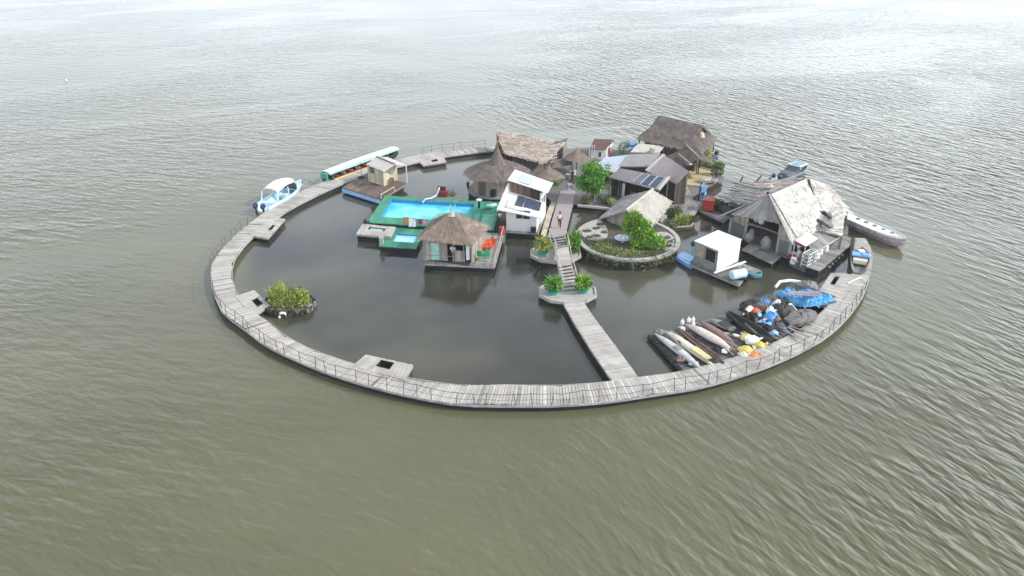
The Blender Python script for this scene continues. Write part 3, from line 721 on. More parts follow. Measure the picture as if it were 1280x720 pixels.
# white pool slide rail and ladder
p = P(530, 254.5, .9); q = P(547, 252, .9)
mb = MB(); a = P(528, 254, .9); b_ = P(548, 249.5, .9)
mb.tube([a + V(0, 0, .05), a.lerp(b_, .2) + V(0, 0, .4), a.lerp(b_, .55) + V(0, 0, .35), b_ + V(-.2, 0, .5), b_ + V(.1, .1, 1.15), b_ + V(.1, .5, 1.2)], .075, 7); one(mb, 'pool_handrail', 'white_paint', 'curved white pipe handrail at the far edge of the pool', 'handrail')
p = P(566, 266, .9); mb = MB()
for s in (-.25, .25):
    mb.tube([p + uu * s, p + uu * s + V(0, 0, .75), p + uu * s + V(0, .25, .85), p + uu * s + V(0, .5, .6)], .035, 6)
for zz in (.2, .45, .65): mb.tube([p - uu * .25 + V(0, 0, zz), p + uu * .25 + V(0, 0, zz)], .03, 6)
one(mb, 'pool_ladder', 'teal_pale', 'small pale green pool ladder behind the peak of the thatched pool hut', 'ladder')
# towels drying on the low rail at the near edge of the pool deck
def towel(px0, px1, py0, py1, m, lab, z=.9):
    a, b_ = P(px0, py1, z), P(px1, py1, z); h = ZT(a, py0) - z
    t = thing('hanging_towel', lab, 'towel', (a + b_) / 2, 0)
    mb = MB(); n = 5; rows = []
    for j in range(5):
        rows.append([a.lerp(b_, i / n) + V(0, .06 * math.sin(i * 2.1 + j) + .0 * j, h * (1 - j / 4) + (.04 * math.sin(i * 3) if j == 4 else 0)) for i in range(n + 1)])
    for off in (0, -.025):
        pass
    vsx = [v for r in rows for v in r]; back = [v + V(0, .02, 0) for v in vsx]; W2 = n + 1
    fs = [(j * W2 + i, j * W2 + i + 1, (j + 1) * W2 + i + 1, (j + 1) * W2 + i) for j in range(4) for i in range(n)]
    mb.add(vsx, fs); mb.add(back, fs); mb.build('cloth', m, t)
    mb = MB(); mb.tube([a + V(-.06, .01, h), b_ + V(.06, .01, h)], .025, 6)
    for s in (a + V(-.05, .01, 0), b_ + V(.05, .01, 0)): mb.tube([s, s + V(0, 0, h)], .025, 6)
    mb.build('rail', 'bamboo_post', t)
towel(505, 510.5, 272, 279, 'cloth_orange', 'orange towel hanging at the near edge of the pool deck')
towel(511, 520, 273, 283.5, 'cloth_white', 'wide white towel hanging at the near edge of the pool deck')
towel(523, 527.5, 274, 280.5, 'cloth_purple', 'purple towel hanging beside the thatched hut roof')
towel(528.5, 533, 274.5, 280, 'cloth_pink', 'pink towel hanging next to the purple towel')
# lamp post, kayak, planter on the pool deck
p = P(599, 260, .9); t = thing('lamp_post', 'black lamp post with a white bowl top beside the far right of the pool', 'lamp', p)
mb = MB(); mb.tube([p, p + V(0, 0, .75)], [.13, .11], 8); mb.build('pole', 'black_plastic', t)
mb = MB(); mb.lathe(p + V(0, 0, .75), [(.1, 0), (.3, .12), (.34, .2), (.12, .3), (.03, .33)], 10); mb.build('lamp_shade', 'white_paint', t)
def hull_closed(mb, L_, W2, H2, flat=.4):
    rings = []
    for i in range(15):
        f = i / 14; x = (f - .5) * L_; w_ = W2 / 2 * max(.03, (1 - abs(2 * f - 1) ** 2.2)); h_ = H2 * max(.1, (1 - abs(2 * f - 1) ** 3) * 1.0)
        zc = .10 * abs(2 * f - 1) ** 2.5
        rings.append([Vector((x, w_ * math.cos(k * math.pi / 5), zc + h_ / 2 + h_ / 2 * math.sin(k * math.pi / 5) * (1 if k <= 5 else flat + .3))) for k in range(10)])
    mb.loft(rings)
def boat_at(name, label, cat, a, b_, z, group=None):
    a, b_ = Vector(a), Vector(b_); d = b_ - a; c = (a + b_) / 2; c.z = z
    return thing(name, label, cat, c, math.atan2(d.y, d.x), group), math.hypot(d.x, d.y)
t, Lk = boat_at('kayak', 'green and white kayak lying on the green deck beside the white house', 'kayak', P(604.5, 261.5, .95), P(622, 259, .95), .92)
mb = MB(); hull_closed(mb, Lk * 1.0, .75, .4); mb.build('hull', 'teal', t, local=True, smooth=True)
mb = MB(); mb.box((Lk * .2, 0, .36), (Lk * .45, .5, .12)); mb.build('deck_panel', 'white_boat', t, local=True)
mb = MB(); mb.box((-Lk * .18, 0, .38), (Lk * .2, .4, .08)); mb.build('seat', 'teal_pale', t, local=True)
p = P(553, 245.5, .9); t = thing('planter_bench', 'red wooden planter bench with small plants on the far edge of the pool deck', 'planter', p)
mb = MB(); mb.box(p + V(0, 0, .3), (1.1, .6, .6), ua); mb.build('box', 'red_dark', t)
mb = MB(); mb.box(p + V(-.05, .25, .75), (.9, .1, .7), ua); mb.build('backrest', 'red_dark', t)
mb = MB(); mb.box(p + V(-.05, .2, 1.0), (.5, .3, .22), ua); mb.build('cover', 'black_plastic', t)
plant('shrub', 'low dry shrub on the far edge of the pool deck beside the red bench', 'shrub', P(563, 245, .9), [((0, 0, .35), (.5, .35, .4)), ((.45, 0, .2), (.3, .3, .25))], 220, .14, 'leaf_dry', .4)
p = P(625, 270.5, .9); mb = MB(); mb.lathe(p, [(.18, 0), (.22, .2), (.12, .3)], 10); one(mb, 'white_pot', 'white_paint', 'small round white pot on the right side of the pool deck', 'pot')
# pale worn deck right of the pool
mb = MB(); a = inv(P(583, 268.5, .9)); mb.planks(G(a[0] + .2, a[1] - .3, .906), G(W_ - .25, a[1] - .6, .906), G(W_ - .25, VB - .05, .906), G(a[0] + .2, VB - .05, .906), 9, .02, .02, ends=.0); mb.build('worn_deck', 'green_pale', pool)
# ------------------------------------------------------------------ thatched pool hut
hq = [P(529, 329, .62), P(618, 333.5, .62), P(629.5, 292, .62), P(540, 286, .62)]
hut = thing('pool_hut', 'small hut with a brown thatched hip roof in front of the swimming pool', 'hut', (hq[0] + hq[2]) / 2 * 1.0)
ROOTLOC[hut.name] = tuple(hut.location)
raft(hut, hq, .62, 26, 'plank_grey')
E_ = [P(521.5, 298, 2.95), P(590, 306.5, 2.95), P(611.5, 281, 2.95), P(541, 274, 2.95)]
pk = (E_[0] + E_[1] + E_[2] + E_[3]) / 4; pk.z = ZT(pk, 266.5); d = (E_[1] - E_[0]).normalized()
r1, r2 = pk - d * .35, pk + d * .35
thatch(hut, [(r1, r2, E_[1], E_[0]), (r2, r2 + (E_[2] - E_[1]) * .001, E_[2], E_[1]), (r2, r1, E_[3], E_[2]), (r1, r1 + V(.001, 0, 0), E_[0], E_[3])], 'thatch_warm', 1100, ln=.4, lift_=.022)
mb = MB(); mb.lathe(pk - V(0, 0, .25), [(.5, .05), (.3, .2), (.1, .35), (.04, .42)], 8); mb.build('roof_cap', 'thatch_pink', hut)
cn = (E_[0] + E_[1] + E_[2] + E_[3]) / 4
wl = [lift(cn + (e - cn) * .86, 0) for e in E_]
wl[0] = P(529.5, 325, .64); wl[1] = P(590, 328, .64)
W0 = [lift(x, 0) for x in wl]
wall(hut, W0[0], W0[1].lerp(W0[0], .5), .62, 2.95, 'reed_wall', boards=14)
wall(hut, W0[0].lerp(W0[1], .62), W0[1].lerp(W0[0], .14), .62, 1.75, 'reed_wall', boards=6)
wall(hut, W0[1], W0[2], .62, 2.9, 'reed_wall', boards=18); wall(hut, W0[2], W0[3], .62, 2.9, 'reed_wall', boards=18); wall(hut, W0[3], W0[0], .62, 2.9, 'reed_wall', boards=18)
mb = MB(); mb.slab([lift(cn + (e - cn) * .8, .68) for e in E_], .03); mb.build('floor', 'wall_dark', hut)
opening(hut, W0[0], W0[1], .17, .33, .85, 2.35, -1, 'window_shutter', 'teal_pale', 'teal_pale')
for u in (.01, .49, .62, .84, .985): post(hut, W0[0].lerp(W0[1], u) + V(0, -.06, 0), .62, 2.95, .05, 'plank_grey')
mb = MB(); a = W0[0].lerp(W0[1], .885); b_ = W0[0].lerp(W0[1], .955)
mb.slab([lift(a, 2.6) + V(0, -.1, 0), lift(b_, 2.7) + V(0, -.1, 0), lift(b_, 2.7), lift(a, 2.6)], 1.75); mb.build('curtain', 'cloth_white', hut)
mb = MB(); mb.beam(lift(hq[0], 1.45), lift(hq[0].lerp(hq[1], .48), 1.45), .05); mb.build('rail', 'plank_grey', hut)
# right hand side walkway railings and terrace
tz0 = .62
mb = MB()
for f in (.05, .3, .55, .8, 1.0):
    p = hq[1].lerp(hq[2], f); mb.tube([p, p + V(0, 0, .8)], .045, 6)
mb.tube([hq[1] + V(0, 0, .8), hq[2] + V(0, 0, .8)], .04, 6); mb.build('side_rail', 'plank', hut)
mb = MB(); a = hq[1] + V(-.1, .1, 0); b_ = hq[0].lerp(hq[1], .78) + V(0, .1, 0)
for f in np.linspace(0, 1, 6): p = b_.lerp(a, float(f)); mb.tube([p, p + V(0, 0, .65)], .035, 6)
mb.tube([b_ + V(0, 0, .62), a + V(0, 0, .62)], .04, 6); mb.tube([b_ + V(0, 0, .3), a + V(0, 0, .3)], .03, 6); mb.build('front_rail', 'plank', hut)
for i, (px, py, rz, m_, lab) in enumerate(((604.5, 313, .5, 'orange', 'orange plastic chair on the terrace nearest the hut wall'), (610, 312, 0., 'orange', 'orange plastic chair between the two other orange chairs'), (616, 311, -.5, 'orange', 'orange plastic chair nearest the side rail of the terrace'),
        (600.5, 324.5, 2.8, 'green_plastic', 'green plastic chair nearest the hut doorway'), (608, 324.5, 3.5, 'green_plastic', 'green plastic chair nearest the corner of the hut deck'))):
    chair(P(px, py, .64), rz, m_, lab, 'plastic chairs on the hut terrace')
p = P(627.3, 293, .64); t = thing('fuel_drum', 'red fuel drum standing by the walkway between hut and white house', 'drum', p)
mb = MB(); mb.lathe(p, [(.26, 0), (.28, .05), (.28, .35), (.3, .38), (.28, .41), (.28, .75), (.24, .8)], 12); mb.build('body', 'red', t); mb = MB(); mb.lathe(p + V(.08, 0, .8), [(.07, 0), (.07, .06)], 8); mb.build('lid', 'black_plastic', t)
# ------------------------------------------------------------------ grey dock with a basin, left of the pool
dq = [P(445, 292.5, .75), P(488, 296.5, .75), P(494, 284, .75), P(453, 279.5, .75)]
t = thing('basin_dock', 'pale grey floating dock with a sunken basin at the left of the pool platform', 'dock', (dq[0] + dq[2]) / 2)
raft(t, dq, .75, 12, 'plank', (.3, .68, .5, .78))
q4 = lambda u, v, z: lift(dq[0].lerp(dq[1], u).lerp(dq[3].lerp(dq[2], u), v), z)
mb = MB()
for (a, b_, c, d) in ((.02, .29, .04, .97), (.69, .97, .04, .97), (.29, .69, .04, .49), (.29, .69, .79, .97)): mb.slab([q4(a, c, .68), q4(b_, c, .68), q4(b_, d, .68), q4(a, d, .68)], .9)
mb.build('float', 'float_dark', t)
mb = MB(); mb.slab([q4(.29, .49, .6), q4(.69, .49, .6), q4(.69, .79, .6), q4(.29, .79, .6)], .08); mb.build('basin', 'teal_pale', t)
mb = MB(); mb.slab([q4(.84, .0, .84), q4(1.03, .0, .84), q4(1.03, .95, .84), q4(.84, .95, .84)], .08); mb.build('step', 'plank', t)
p = P(458, 279, .75); mb = MB(); mb.lathe(p, [(.2, 0), (.3, .1), (.32, .3), (.15, .5)], 10); one(mb, 'bollard', 'black_plastic', 'black bollard standing on the far corner of the basin dock', 'bollard')
p = P(477, 305, .5); mb = MB(); mb.beam(p - V(0, 0, .2), p + V(0, 0, .75), .45, .35); one(mb, 'mooring_block', 'concrete', 'rough pale block holding up the corner of the basin dock', 'block')
# ------------------------------------------------------------------ white stepped house
yu = R(-10); hu = Vector((math.cos(yu), math.sin(yu), 0)); hv = Vector((-hu.y, hu.x, 0)); HO = P(633, 287.5, .8); HO.z = 0
def Wp(a, b_, z=0.): return HO + hu * a + hv * b_ + V(0, 0, z)
hs_ = thing('white_house', 'white two level house with a clerestory and white roofs by the walkway', 'house', Wp(1.5, 2.3, 0))
raft(hs_, [Wp(-.15, -.25), Wp(3.25, -.25), Wp(3.25, 5), Wp(-.15, 5)], .8, 10, 'plank_grey', depth=1.0)
zL, zR = ZT(Wp(0, 0), 257), ZT(Wp(3, 0), 269.5)
wall(hs_, Wp(0, 0), Wp(3.05, 0), .8, zL, 'white_paint', 'front_wall', .1, zR)
zBL, zBR = ZT(Wp(0, 2.3), 241), ZT(Wp(3.1, 2.3), 253)
def swall(a, b0, b1, z0, h0, h1, m, name):
    wall(hs_, Wp(a, b0), Wp(a, b1), z0, h0, m, name, .1, h1)
swall(.05, .06, 2.3, .8, zL, zBL, 'white_paint', 'side_wall'); swall(3.0, .06, 2.3, .8, zR, zBR, 'white_paint', 'side_wall')
E1 = [Wp(-.75, -.55), Wp(3.55, -.55), Wp(3.5, 2.35), Wp(-.4, 2.35)]
E1 = [lift(E1[0], ZT(E1[0], 262)), lift(E1[1], ZT(E1[1], 272.5)), lift(E1[2], ZT(E1[2], 253)), lift(E1[3], ZT(E1[3], 238))]
mb = MB(); mb.slab(E1, .09); lr = mb.build('lower_roof', 'white_paint', hs_)
# swooping barge board that climbs from the low eave to a tip
tip = Wp(-.25, 2.5); tip.z = ZT(tip, 229); mb = MB()
a, c = E1[0] + V(0, 0, .05), E1[3] + V(0, 0, .12)
mb.hexa([a - V(.1, 0, .2), a + V(.25, 0, -.2), c + V(.3, .0, 0), c - V(.08, 0, 0)], [a - V(.1, 0, -.02), a + V(.25, 0, .02), tip + V(.1, 0, .02), tip - V(.05, 0, 0)])
mb.build('barge_board', 'white_paint', hs_)
for i in range(3):
    f0, f1 = .33 + i * .205, .33 + i * .205 + .19
    q = lambda u, v: E1[0].lerp(E1[1], u).lerp(E1[3].lerp(E1[2], u), v) + V(0, 0, .06)
    mb = MB(); mb.slab([q(f0, .38), q(f1, .38), q(f1, .92), q(f0, .92)], .04); mb.build('solar_panel', 'solar', hs_)
opening(hs_, Wp(0, 0), Wp(3, 0), .32, .80, 2.15, 3.0, -1, 'window', 'glass_dark', 'white_paint', 'window_frame', 1, .1)
mb = MB(); mb.box(Wp(2.78, -.2, 1.12), (.5, .35, .55), yu); mb.build('air_conditioner', 'black_plastic', hs_)
zU0, zU1 = ZT(Wp(-.1, 2.2), 225), ZT(Wp(3.6, 2.2), 239.5)
zt0 = lambda a: zU0 + (zU1 - zU0) * (a + .1) / 3.7
wall(hs_, Wp(.0, 2.42), Wp(2.05, 2.42), .8, zt0(0), 'wall_brown', 'clerestory_wall', .1, zt0(2.05), boards=12)
wall(hs_, Wp(2.07, 2.42), Wp(3.0, 2.42), .8, zt0(2.07), 'wall_dark', 'clerestory_wall', .1, zt0(3.0))
E2 = [Wp(-.25, 2.05), Wp(3.85, 2.05), Wp(4.0, 5.2), Wp(-.05, 5.2)]
E2 = [lift(E2[0], ZT(E2[0], 225)), lift(E2[1], ZT(E2[1], 241.5)), lift(E2[2], ZT(E2[2], 229)), lift(E2[3], ZT(E2[3], 212))]
mb = MB(); nr = 22
for i in range(nr):
    a, b_ = i / nr, (i + 1) / nr - .004; h = V(0, 0, .035 if i % 2 else 0)
    mb.slab([E2[0].lerp(E2[1], a) + h, E2[0].lerp(E2[1], b_) + h, E2[3].lerp(E2[2], b_) + h, E2[3].lerp(E2[2], a) + h], .06)
mb.build('upper_roof', 'white_paint', hs_)
q = lambda u, v: E2[0].lerp(E2[1], u).lerp(E2[3].lerp(E2[2], u), v) + V(0, 0, .09)
mb = MB(); mb.slab([q(.22, .12), q(.55, .12), q(.55, .8), q(.22, .8)], .03); mb.build('skylight', 'metal_sheet', hs_)
wall(hs_, Wp(3.08, 2.3), Wp(3.25, 5), .8, E2[1].z - .15, 'white_paint', 'side_wall', .1, E2[2].z - .12)
wall(hs_, Wp(.05, 2.5), Wp(.05, 5), .8, E2[0].z - .1, 'white_paint', 'side_wall', .1, E2[3].z - .12); wall(hs_, Wp(.0, 5), Wp(3.2, 5), .8, E2[3].z - .12, 'white_paint', 'rear_wall', .1, E2[2].z - .12)
a, b_ = Wp(3.08, 2.3), Wp(3.25, 5)
for f0, f1 in ((.1, .36), (.5, .8)): opening(hs_, a, b_, f0, f1, 2.5, 3.4, -1, 'window', 'wall_brown', 'white_paint', 'window_frame', 0, .1)
# ------------------------------------------------------------------ round hut with a witch hat roof
rc = V(-1.7, 83.7, 0); rh = thing('round_hut', 'round hut with a tall pointed dark thatch roof like a witch hat', 'hut', rc)
mb = MB(); mb.lathe(rc, [(3.35, -.3), (3.35, .62)], 20); mb.build('float', 'float_dark', rh)
mb = MB(); mb.lathe(rc, [(3.45, .64), (3.45, .76)], 20); mb.build('deck', 'plank_grey', rh)
mb = MB()
for k in range(40):
    a0, a1 = k * 9, k * 9 + 8.4; r_ = 2.75 + U(-.02, .02); f = lambda a, r, z: rc + V(r * math.cos(R(a)), r * math.sin(R(a)), z)
    mb.hexa([f(a0, r_ - .07, .76), f(a0, r_, .76), f(a1, r_, .76), f(a1, r_ - .07, .76)], [f(a0, r_ - .07, 3.1), f(a0, r_, 3.1), f(a1, r_, 3.1), f(a1, r_ - .07, 3.1)])
mb.build('wall', 'reed_wall', rh)
mb = MB()
for a0 in (224, 233):
    mb.hexa([f(a0, 2.78, .78), f(a0, 2.84, .78), f(a0 + 8.5, 2.84, .78), f(a0 + 8.5, 2.78, .78)], [f(a0, 2.78, 2.7), f(a0, 2.84, 2.7), f(a0 + 8.5, 2.84, 2.7), f(a0 + 8.5, 2.78, 2.7)])
mb.build('door', 'wall_brown', rh)
mb = MB(); mb.box(f(262, 3.05, 1.3), (.6, .4, .75), R(-8)); mb.build('air_conditioner', 'black_plastic', rh)
prof = [(.03, ZT(rc, 178)), (.16, ZT(rc, 184)), (.42, ZT(rc, 192)), (.78, ZT(rc, 200)), (1.0, ZT(rc, 204)), (2.1, 3.62), (3.75, 2.82)]
mb = MB(); mb.raw = True
ns = 12; cp = lambda k, r, z: rc + V(r * math.cos(k * 6.28318 / ns + .2), r * math.sin(k * 6.28318 / ns + .2), z + (U(-.05, .05) if r > 3 else 0))
mb.lathe(rc, [(r * .98, z - .02) for r, z in prof[::-1]], 24)
for (r0, z0), (r1, z1) in zip(prof, prof[1:]):
    n_ = int(9 * (r0 + r1) * (abs(z0 - z1) + r1 - r0) / 1.2)
    for k in range(ns): mb.strips(cp(k, r0, z0), cp(k + 1, r0, z0), cp(k + 1, r1, z1), cp(k, r1, z1), max(4, n_), .42, .07, .02, eave=(r1 > 3))
mb.build('roof', 'thatch_brown', rh)
p = P(585, 235, .8); mb = MB(); mb.lathe(p, [(.12, 0), (.14, .5), (.2, .55), (.16, .75)], 8); one(mb, 'bin', 'black_plastic', 'small black bin at the left edge of the round hut deck', 'bin')
# ================================================================== the crowded far side
def zq(pts): return [P(x, y, z) for x, y, z in pts]
def frame(par, pts, z0, m='plank_dark', r=.07):
    for p in pts: post(par, p, z0, p.z - .08, r, m)
# planked and earthy decks that carry the cluster
base = thing('cluster_deck', 'big weathered deck under the crowded huts at the far side of the ring', 'deck', (11, 84, 0))
mb = MB(); q = zq([(690, 252, .55), (745, 258, .55), (845, 258, .55), (905, 222, .55), (880, 196, .55), (735, 184, .55), (640, 192, .55), (640, 205, .55)])
mb.slab(q, .12); mb.build('deck', 'plank_dark', base); c = sum(q, Vector()) / 8
mb = MB(); mb.slab([c + (x - c) * .97 - V(0, 0, .13) for x in q], .8); mb.build('float', 'float_dark', base)
gd = thing('grey_landing', 'grey plank landing deck between the long thatched hut and the open boat shed', 'deck', P(862, 255, .6))
q = zq([(828, 254, .6), (858, 280, .6), (873, 261, .6), (858, 230, .6)]); raft(gd, q, .6, 22, 'plank_grey')
q = zq([(838, 285, .5), (864, 283, .5), (869, 275, .5), (848, 268, .5)]); t = thing('plant_bed', 'floating plant bed overgrown with weeds beside the grey landing', 'plant bed', q[0]); mb = MB(); mb.slab(q, .4); mb.build('bed', 'soil', t)
mb = MB(); [mb.beam(q[i] + V(0, 0, .03), q[(i + 1) % 4] + V(0, 0, .03), .12, .14) for i in range(4)]; mb.build('rim', 'concrete', t)
sg = thing('sand_terrace', 'pale yellow sand terrace between the pink roof and the water', 'terrace', P(872, 222, .6))
q = zq([(851, 231, .62), (876, 233, .62), (897, 216, .62), (868, 207, .62)]); mb = MB(); mb.slab(q, .5); mb.build('sand', 'sand', sg); mb = MB(); [mb.beam(q[i], q[(i + 1) % 4], .14, .2) for i in range(4)]; mb.build('rim', 'plank', sg)
# ---------------------------------------------- long low straw roofed shed
sh = thing('straw_shed', 'long low shed under a ragged straw coloured roof at the far end of the ring', 'shed', P(660, 195, .6))
q = zq([(620, 163, 2.9), (706, 178, 2.9), (682, 203, 2.0), (630, 190, 2.0)])
thatch(sh, [tuple(q)], 'thatch_straw', 2600, th=.16, ln=.8, wd=.10, lift_=.09)
mb = MB(); mb.raw = True
for i in range(260):
    u, v = U(0, 1), U(0, 1); p = q[0].lerp(q[1], u).lerp(q[3].lerp(q[2], u), v) + V(0, 0, .08); a = U(-.5, .5) + R(-35); l = U(.4, 1.2); d = V(math.cos(a), math.sin(a), U(-.05, .12)) * l
    mb.beam(p - d / 2, p + d / 2, .1, .05)
tag(mb.build('loose_straw', 'thatch_straw', sh), kind='stuff')
frame(sh, [x + (sum(q, Vector()) / 4 - x) * .05 for x in q] + [q[0].lerp(q[1], .5), q[3].lerp(q[2], .5)], .5, 'bark')
wall(sh, q[0].lerp(q[3], .1), q[1].lerp(q[2], .1), .5, 2.7, 'wall_brown', boards=20)
m1 = MB(); a = zq([(622, 187, .6), (690, 208, .6), (706, 196, .6), (640, 178, .6)]); m1.slab(a, .4); m1.build('floor', 'plank_brown', sh)
# lattice end
lt = thing('lattice_screen', 'white lattice crate stack at the right end of the straw roofed shed', 'screen', P(700, 200, .6))
a, b_ = P(688, 203, .6), P(703, 199, .6); h = ZT(a, 182)
mb = MB()
for i in range(7): mb.beam(lift(a.lerp(b_, i / 6), .6), lift(a.lerp(b_, i / 6), h), .1)
for i in range(6): mb.beam(lift(a, .6 + (h - .6) * i / 5), lift(b_, .6 + (h - .6) * i / 5), .09)
mb.build('lattice', 'white_paint', lt); mb = MB(); d = V(.15, .35, 0); mb.hexa([lift(a, .6) + d, lift(b_, .6) + d, lift(b_, .6) + d * 4, lift(a, .6) + d * 4], [lift(a, h) + d, lift(b_, h) + d, lift(b_, h) + d * 4, lift(a, h) + d * 4]); mb.build('crate', 'grey_board', lt)
mb = MB(); mb.slab([lift(a, h + .1), lift(b_, h + .15), lift(b_, h + .15) + d * 5, lift(a, h + .1) + d * 5], .12); mb.build('cover', 'black_plastic', lt)
# parasols
def parasol(pe, zc, r, ztop, m, label):
    c = Vector(pe); c.z = 0; t = thing('thatch_parasol', label, 'parasol', (c.x, c.y, .6), 0, 'thatched parasols by the far landing')
    mb = MB(); mb.tube([lift(c, .6), lift(c, ztop - .2)], .07, 6); mb.build('pole', 'bark', t)
    mb = MB(); mb.raw = True; n = 12; f = lambda k, rr, z: c + V(rr * math.cos(k * 6.28318 / n), rr * math.sin(k * 6.28318 / n), z)
    mb.lathe(c, [(r * .98, zc - .05), (r * .98, zc), (.04, ztop - .03)], 18)
    for k in range(n): mb.strips(f(k, .04, ztop), f(k + 1, .04, ztop), f(k + 1, r, zc), f(k, r, zc), 42, .4, .07, .03, eave=1)
    mb.build('canopy', m, t); mb = MB(); mb.lathe(c, [(.2, ztop - .12), (.12, ztop + .1), (.03, ztop + .3)], 8); mb.build('cap', m, t)
c = P(686, 218, 2.5); parasol(c, 2.4, 1.6, 3.35, 'thatch_warm', 'wide thatched parasol just behind the white house')
c = P(721, 196, 2.6); parasol(c, 2.5, 1.45, 3.5, 'thatch_warm', 'thatched parasol in front of the cabin with the maroon roof')
plant('shrub', 'dark green shrub growing under the parasol behind the white house', 'shrub', P(694, 231, .6), [((0, 0, .6), (.8, .5, .6))], 260, .17, 'leaf_green', .5)
# maroon roofed cabin boat
t = thing('maroon_cabin', 'small white cabin with a dark maroon roof at the water behind the parasol', 'cabin', P(750, 194, .6))
a, b_, c2, d2 = P(736, 200, .6), P(757, 199.5, .6), P(768, 189, .6), P(748, 187, .6)
raft(t, [a, b_, c2, d2], .6, 8, 'plank_grey')
cc = (a + b_ + c2 + d2) / 4; ins = [cc + (x - cc) * .85 for x in (a, b_, c2, d2)]
for i in range(4): wall(t, ins[i], ins[(i + 1) % 4], .6, 1.9, 'white_paint', th=.1)
opening(t, ins[0], ins[1], .5, .72, .9, 1.55, -1, 'window', 'glass_dark', 'white_paint', 'window_frame', 0, .1)
opening(t, ins[1], ins[2], .3, .6, .7, 1.7, -1, 'door', 'red_dark', None, th=.1)
e = [lift(cc + (x - cc) * 1.0, 2.0) for x in (a, b_, c2, d2)]; r1, r2 = lift(e[0].lerp(e[3], .5), 2.75), lift(e[1].lerp(e[2], .5), 2.75)
mb = MB(); mb.slab([r1, r2, e[1], e[0]], .08); mb.slab([r2, r1, e[3], e[2]], .08); mb.build('roof', 'maroon', t)
mb = MB(); [mb.tube([lift(e[0].lerp(e[1], f), .6), lift(e[0].lerp(e[1], f), 2.6)], .05, 5) for f in (.02, .16, .3)]; mb.build('flag_pole', 'white_paint', t)
# big leafy tree
tp = P(740, 251, .6)
t = thing('round_tree', 'round bright green tree growing through the deck beside the grey metal roof', 'tree', tp)
mb = MB(); mb.tube([tp, tp + V(.05, 0, .9), tp + V(-.1, .1, 1.9), tp + V(0, 0, 3.2)], [.16, .13, .1, .05], 7); mb.build('trunk', 'bark', t)
for k in range(7):
    a = k * .9; mb = MB(); mb.tube([tp + V(-.05, .05, 1.3 + .2 * k), tp + V(.6 * math.cos(a), .6 * math.sin(a), 2.0 + .22 * k), tp + V(1.1 * math.cos(a), 1.1 * math.sin(a), 2.5 + .25 * k)], [.06, .045, .02], 5); mb.build('limb', 'bark', t)
mb = MB(); mb.raw = True; cl = [((0, 0, 2.5), (1.2, 1.2, 1.4))]
for k in range(22):
    a = U(0, 6.28); e_ = U(-.8, 1.25); rr = U(.9, 1.4)
    cl.append(((rr * math.cos(a) * math.cos(e_), rr * math.sin(a) * math.cos(e_), 2.45 + 1.65 * math.sin(e_)), (U(.4, .7), U(.4, .7), U(.35, .6))))
leaves(mb, [(tp + Vector(c), r) for c, r in cl] + [(tp + V(1.75 * math.cos(a_ * 1.1), 1.75 * math.sin(a_ * 1.1), 1.6 + .37 * a_), (.3, .3, .25)) for a_ in range(8)], 5200, .21); mb.build('crown', 'leaf_green', t)
# ---------------------------------------------- cluster of shed roofs
def shedroof(name, label, quad, m, th=.1, ribs=0, z0=.55, walls=None, rib=.03, posts='plank_dark', cat='shed'):
    q = zq(quad); c = sum(q, Vector()) / 4; t = thing(name, label, cat, lift(c, z0))
    mb = MB()
    if ribs:
        for i in range(ribs):
            a, b_ = i / ribs, (i + 1) / ribs - .003; h = V(0, 0, rib if i % 2 else 0)
            mb.slab([q[0].lerp(q[1], a) + h, q[0].lerp(q[1], b_) + h, q[3].lerp(q[2], b_) + h, q[3].lerp(q[2], a) + h], th)
    else: mb.slab(q, th)
    mb.build('roof', m, t)
    frame(t, [c + (x - c) * .93 for x in q], z0, posts)
    for i, wm in (walls or []):
        a, b_ = c + (q[i] - c) * .88, c + (q[(i + 1) % 4] - c) * .88
        wall(t, a, b_, z0, a.z - .2, wm, z1b=b_.z - .2, boards=12)
    return t, q
# quad order: ridge A,B then eave C,D
shedroof('metal_roof_shed', 'shed with a pale blue grey corrugated metal roof behind the round tree', [(757, 197, 3.4), (787, 193.5, 3.4), (769, 216.5, 2.7), (743, 207.5, 2.7)], 'metal_sheet', ribs=26, walls=[(0, 'wall_dark')])
shedroof('grey_roof_shed', 'shed with a flat grey sheet roof between the metal roof and the pink roof', [(786, 193, 3.6), (826, 191.5, 3.6), (811, 208, 3.0), (774, 208, 3.0)], 'roof_grey', ribs=22, rib=.02, walls=[(2, 'wall_dark')])
pr, q = shedroof('pink_roof_house', 'house with a pinkish grey pitched roof next to the sand terrace', [(830, 193.5, 4.4), (861, 214, 4.4), (846, 229.5, 3.1), (808, 214, 3.1)], 'roof_pink', ribs=20, rib=.018, walls=[(1, 'wall_brown'), (2, 'wall_dark')])
mb = MB(); mb.beam(q[0] + V(0, 0, .05), q[3] + V(0, 0, .05), .4, .1); mb.build('verge', 'roof_tan', pr)
sr, q = shedroof('solar_roof_house', 'open fronted house with white columns and solar panels on its mauve roof', [(776, 210.5, 3.7), (838, 222, 3.7), (825, 238, 2.9), (760, 221, 2.9)], 'roof_mauve', ribs=24, rib=.015)
f = lambda u, v: q[0].lerp(q[1], u).lerp(q[3].lerp(q[2], u), v) + V(0, 0, .05)
for i in range(3):
    a = .47 + i * .155; mb = MB(); mb.slab([f(a, .12), f(a + .135, .12), f(a + .135, .9), f(a, .9)], .03); o = mb.build('solar_panel', 'solar' if i else 'solar_grey', sr)
    mb = MB(); mb.beam(f(a, .1) , f(a, .92), .05, .05); mb.beam(f(a + .137, .1), f(a + .137, .92), .05, .05); mb.build('panel_frame', 'alu', o)
mb = MB(); mb.beam(f(.97, -.02), f(.97, 1.0), .35, .06); mb.build('verge', 'roof_tan', sr)
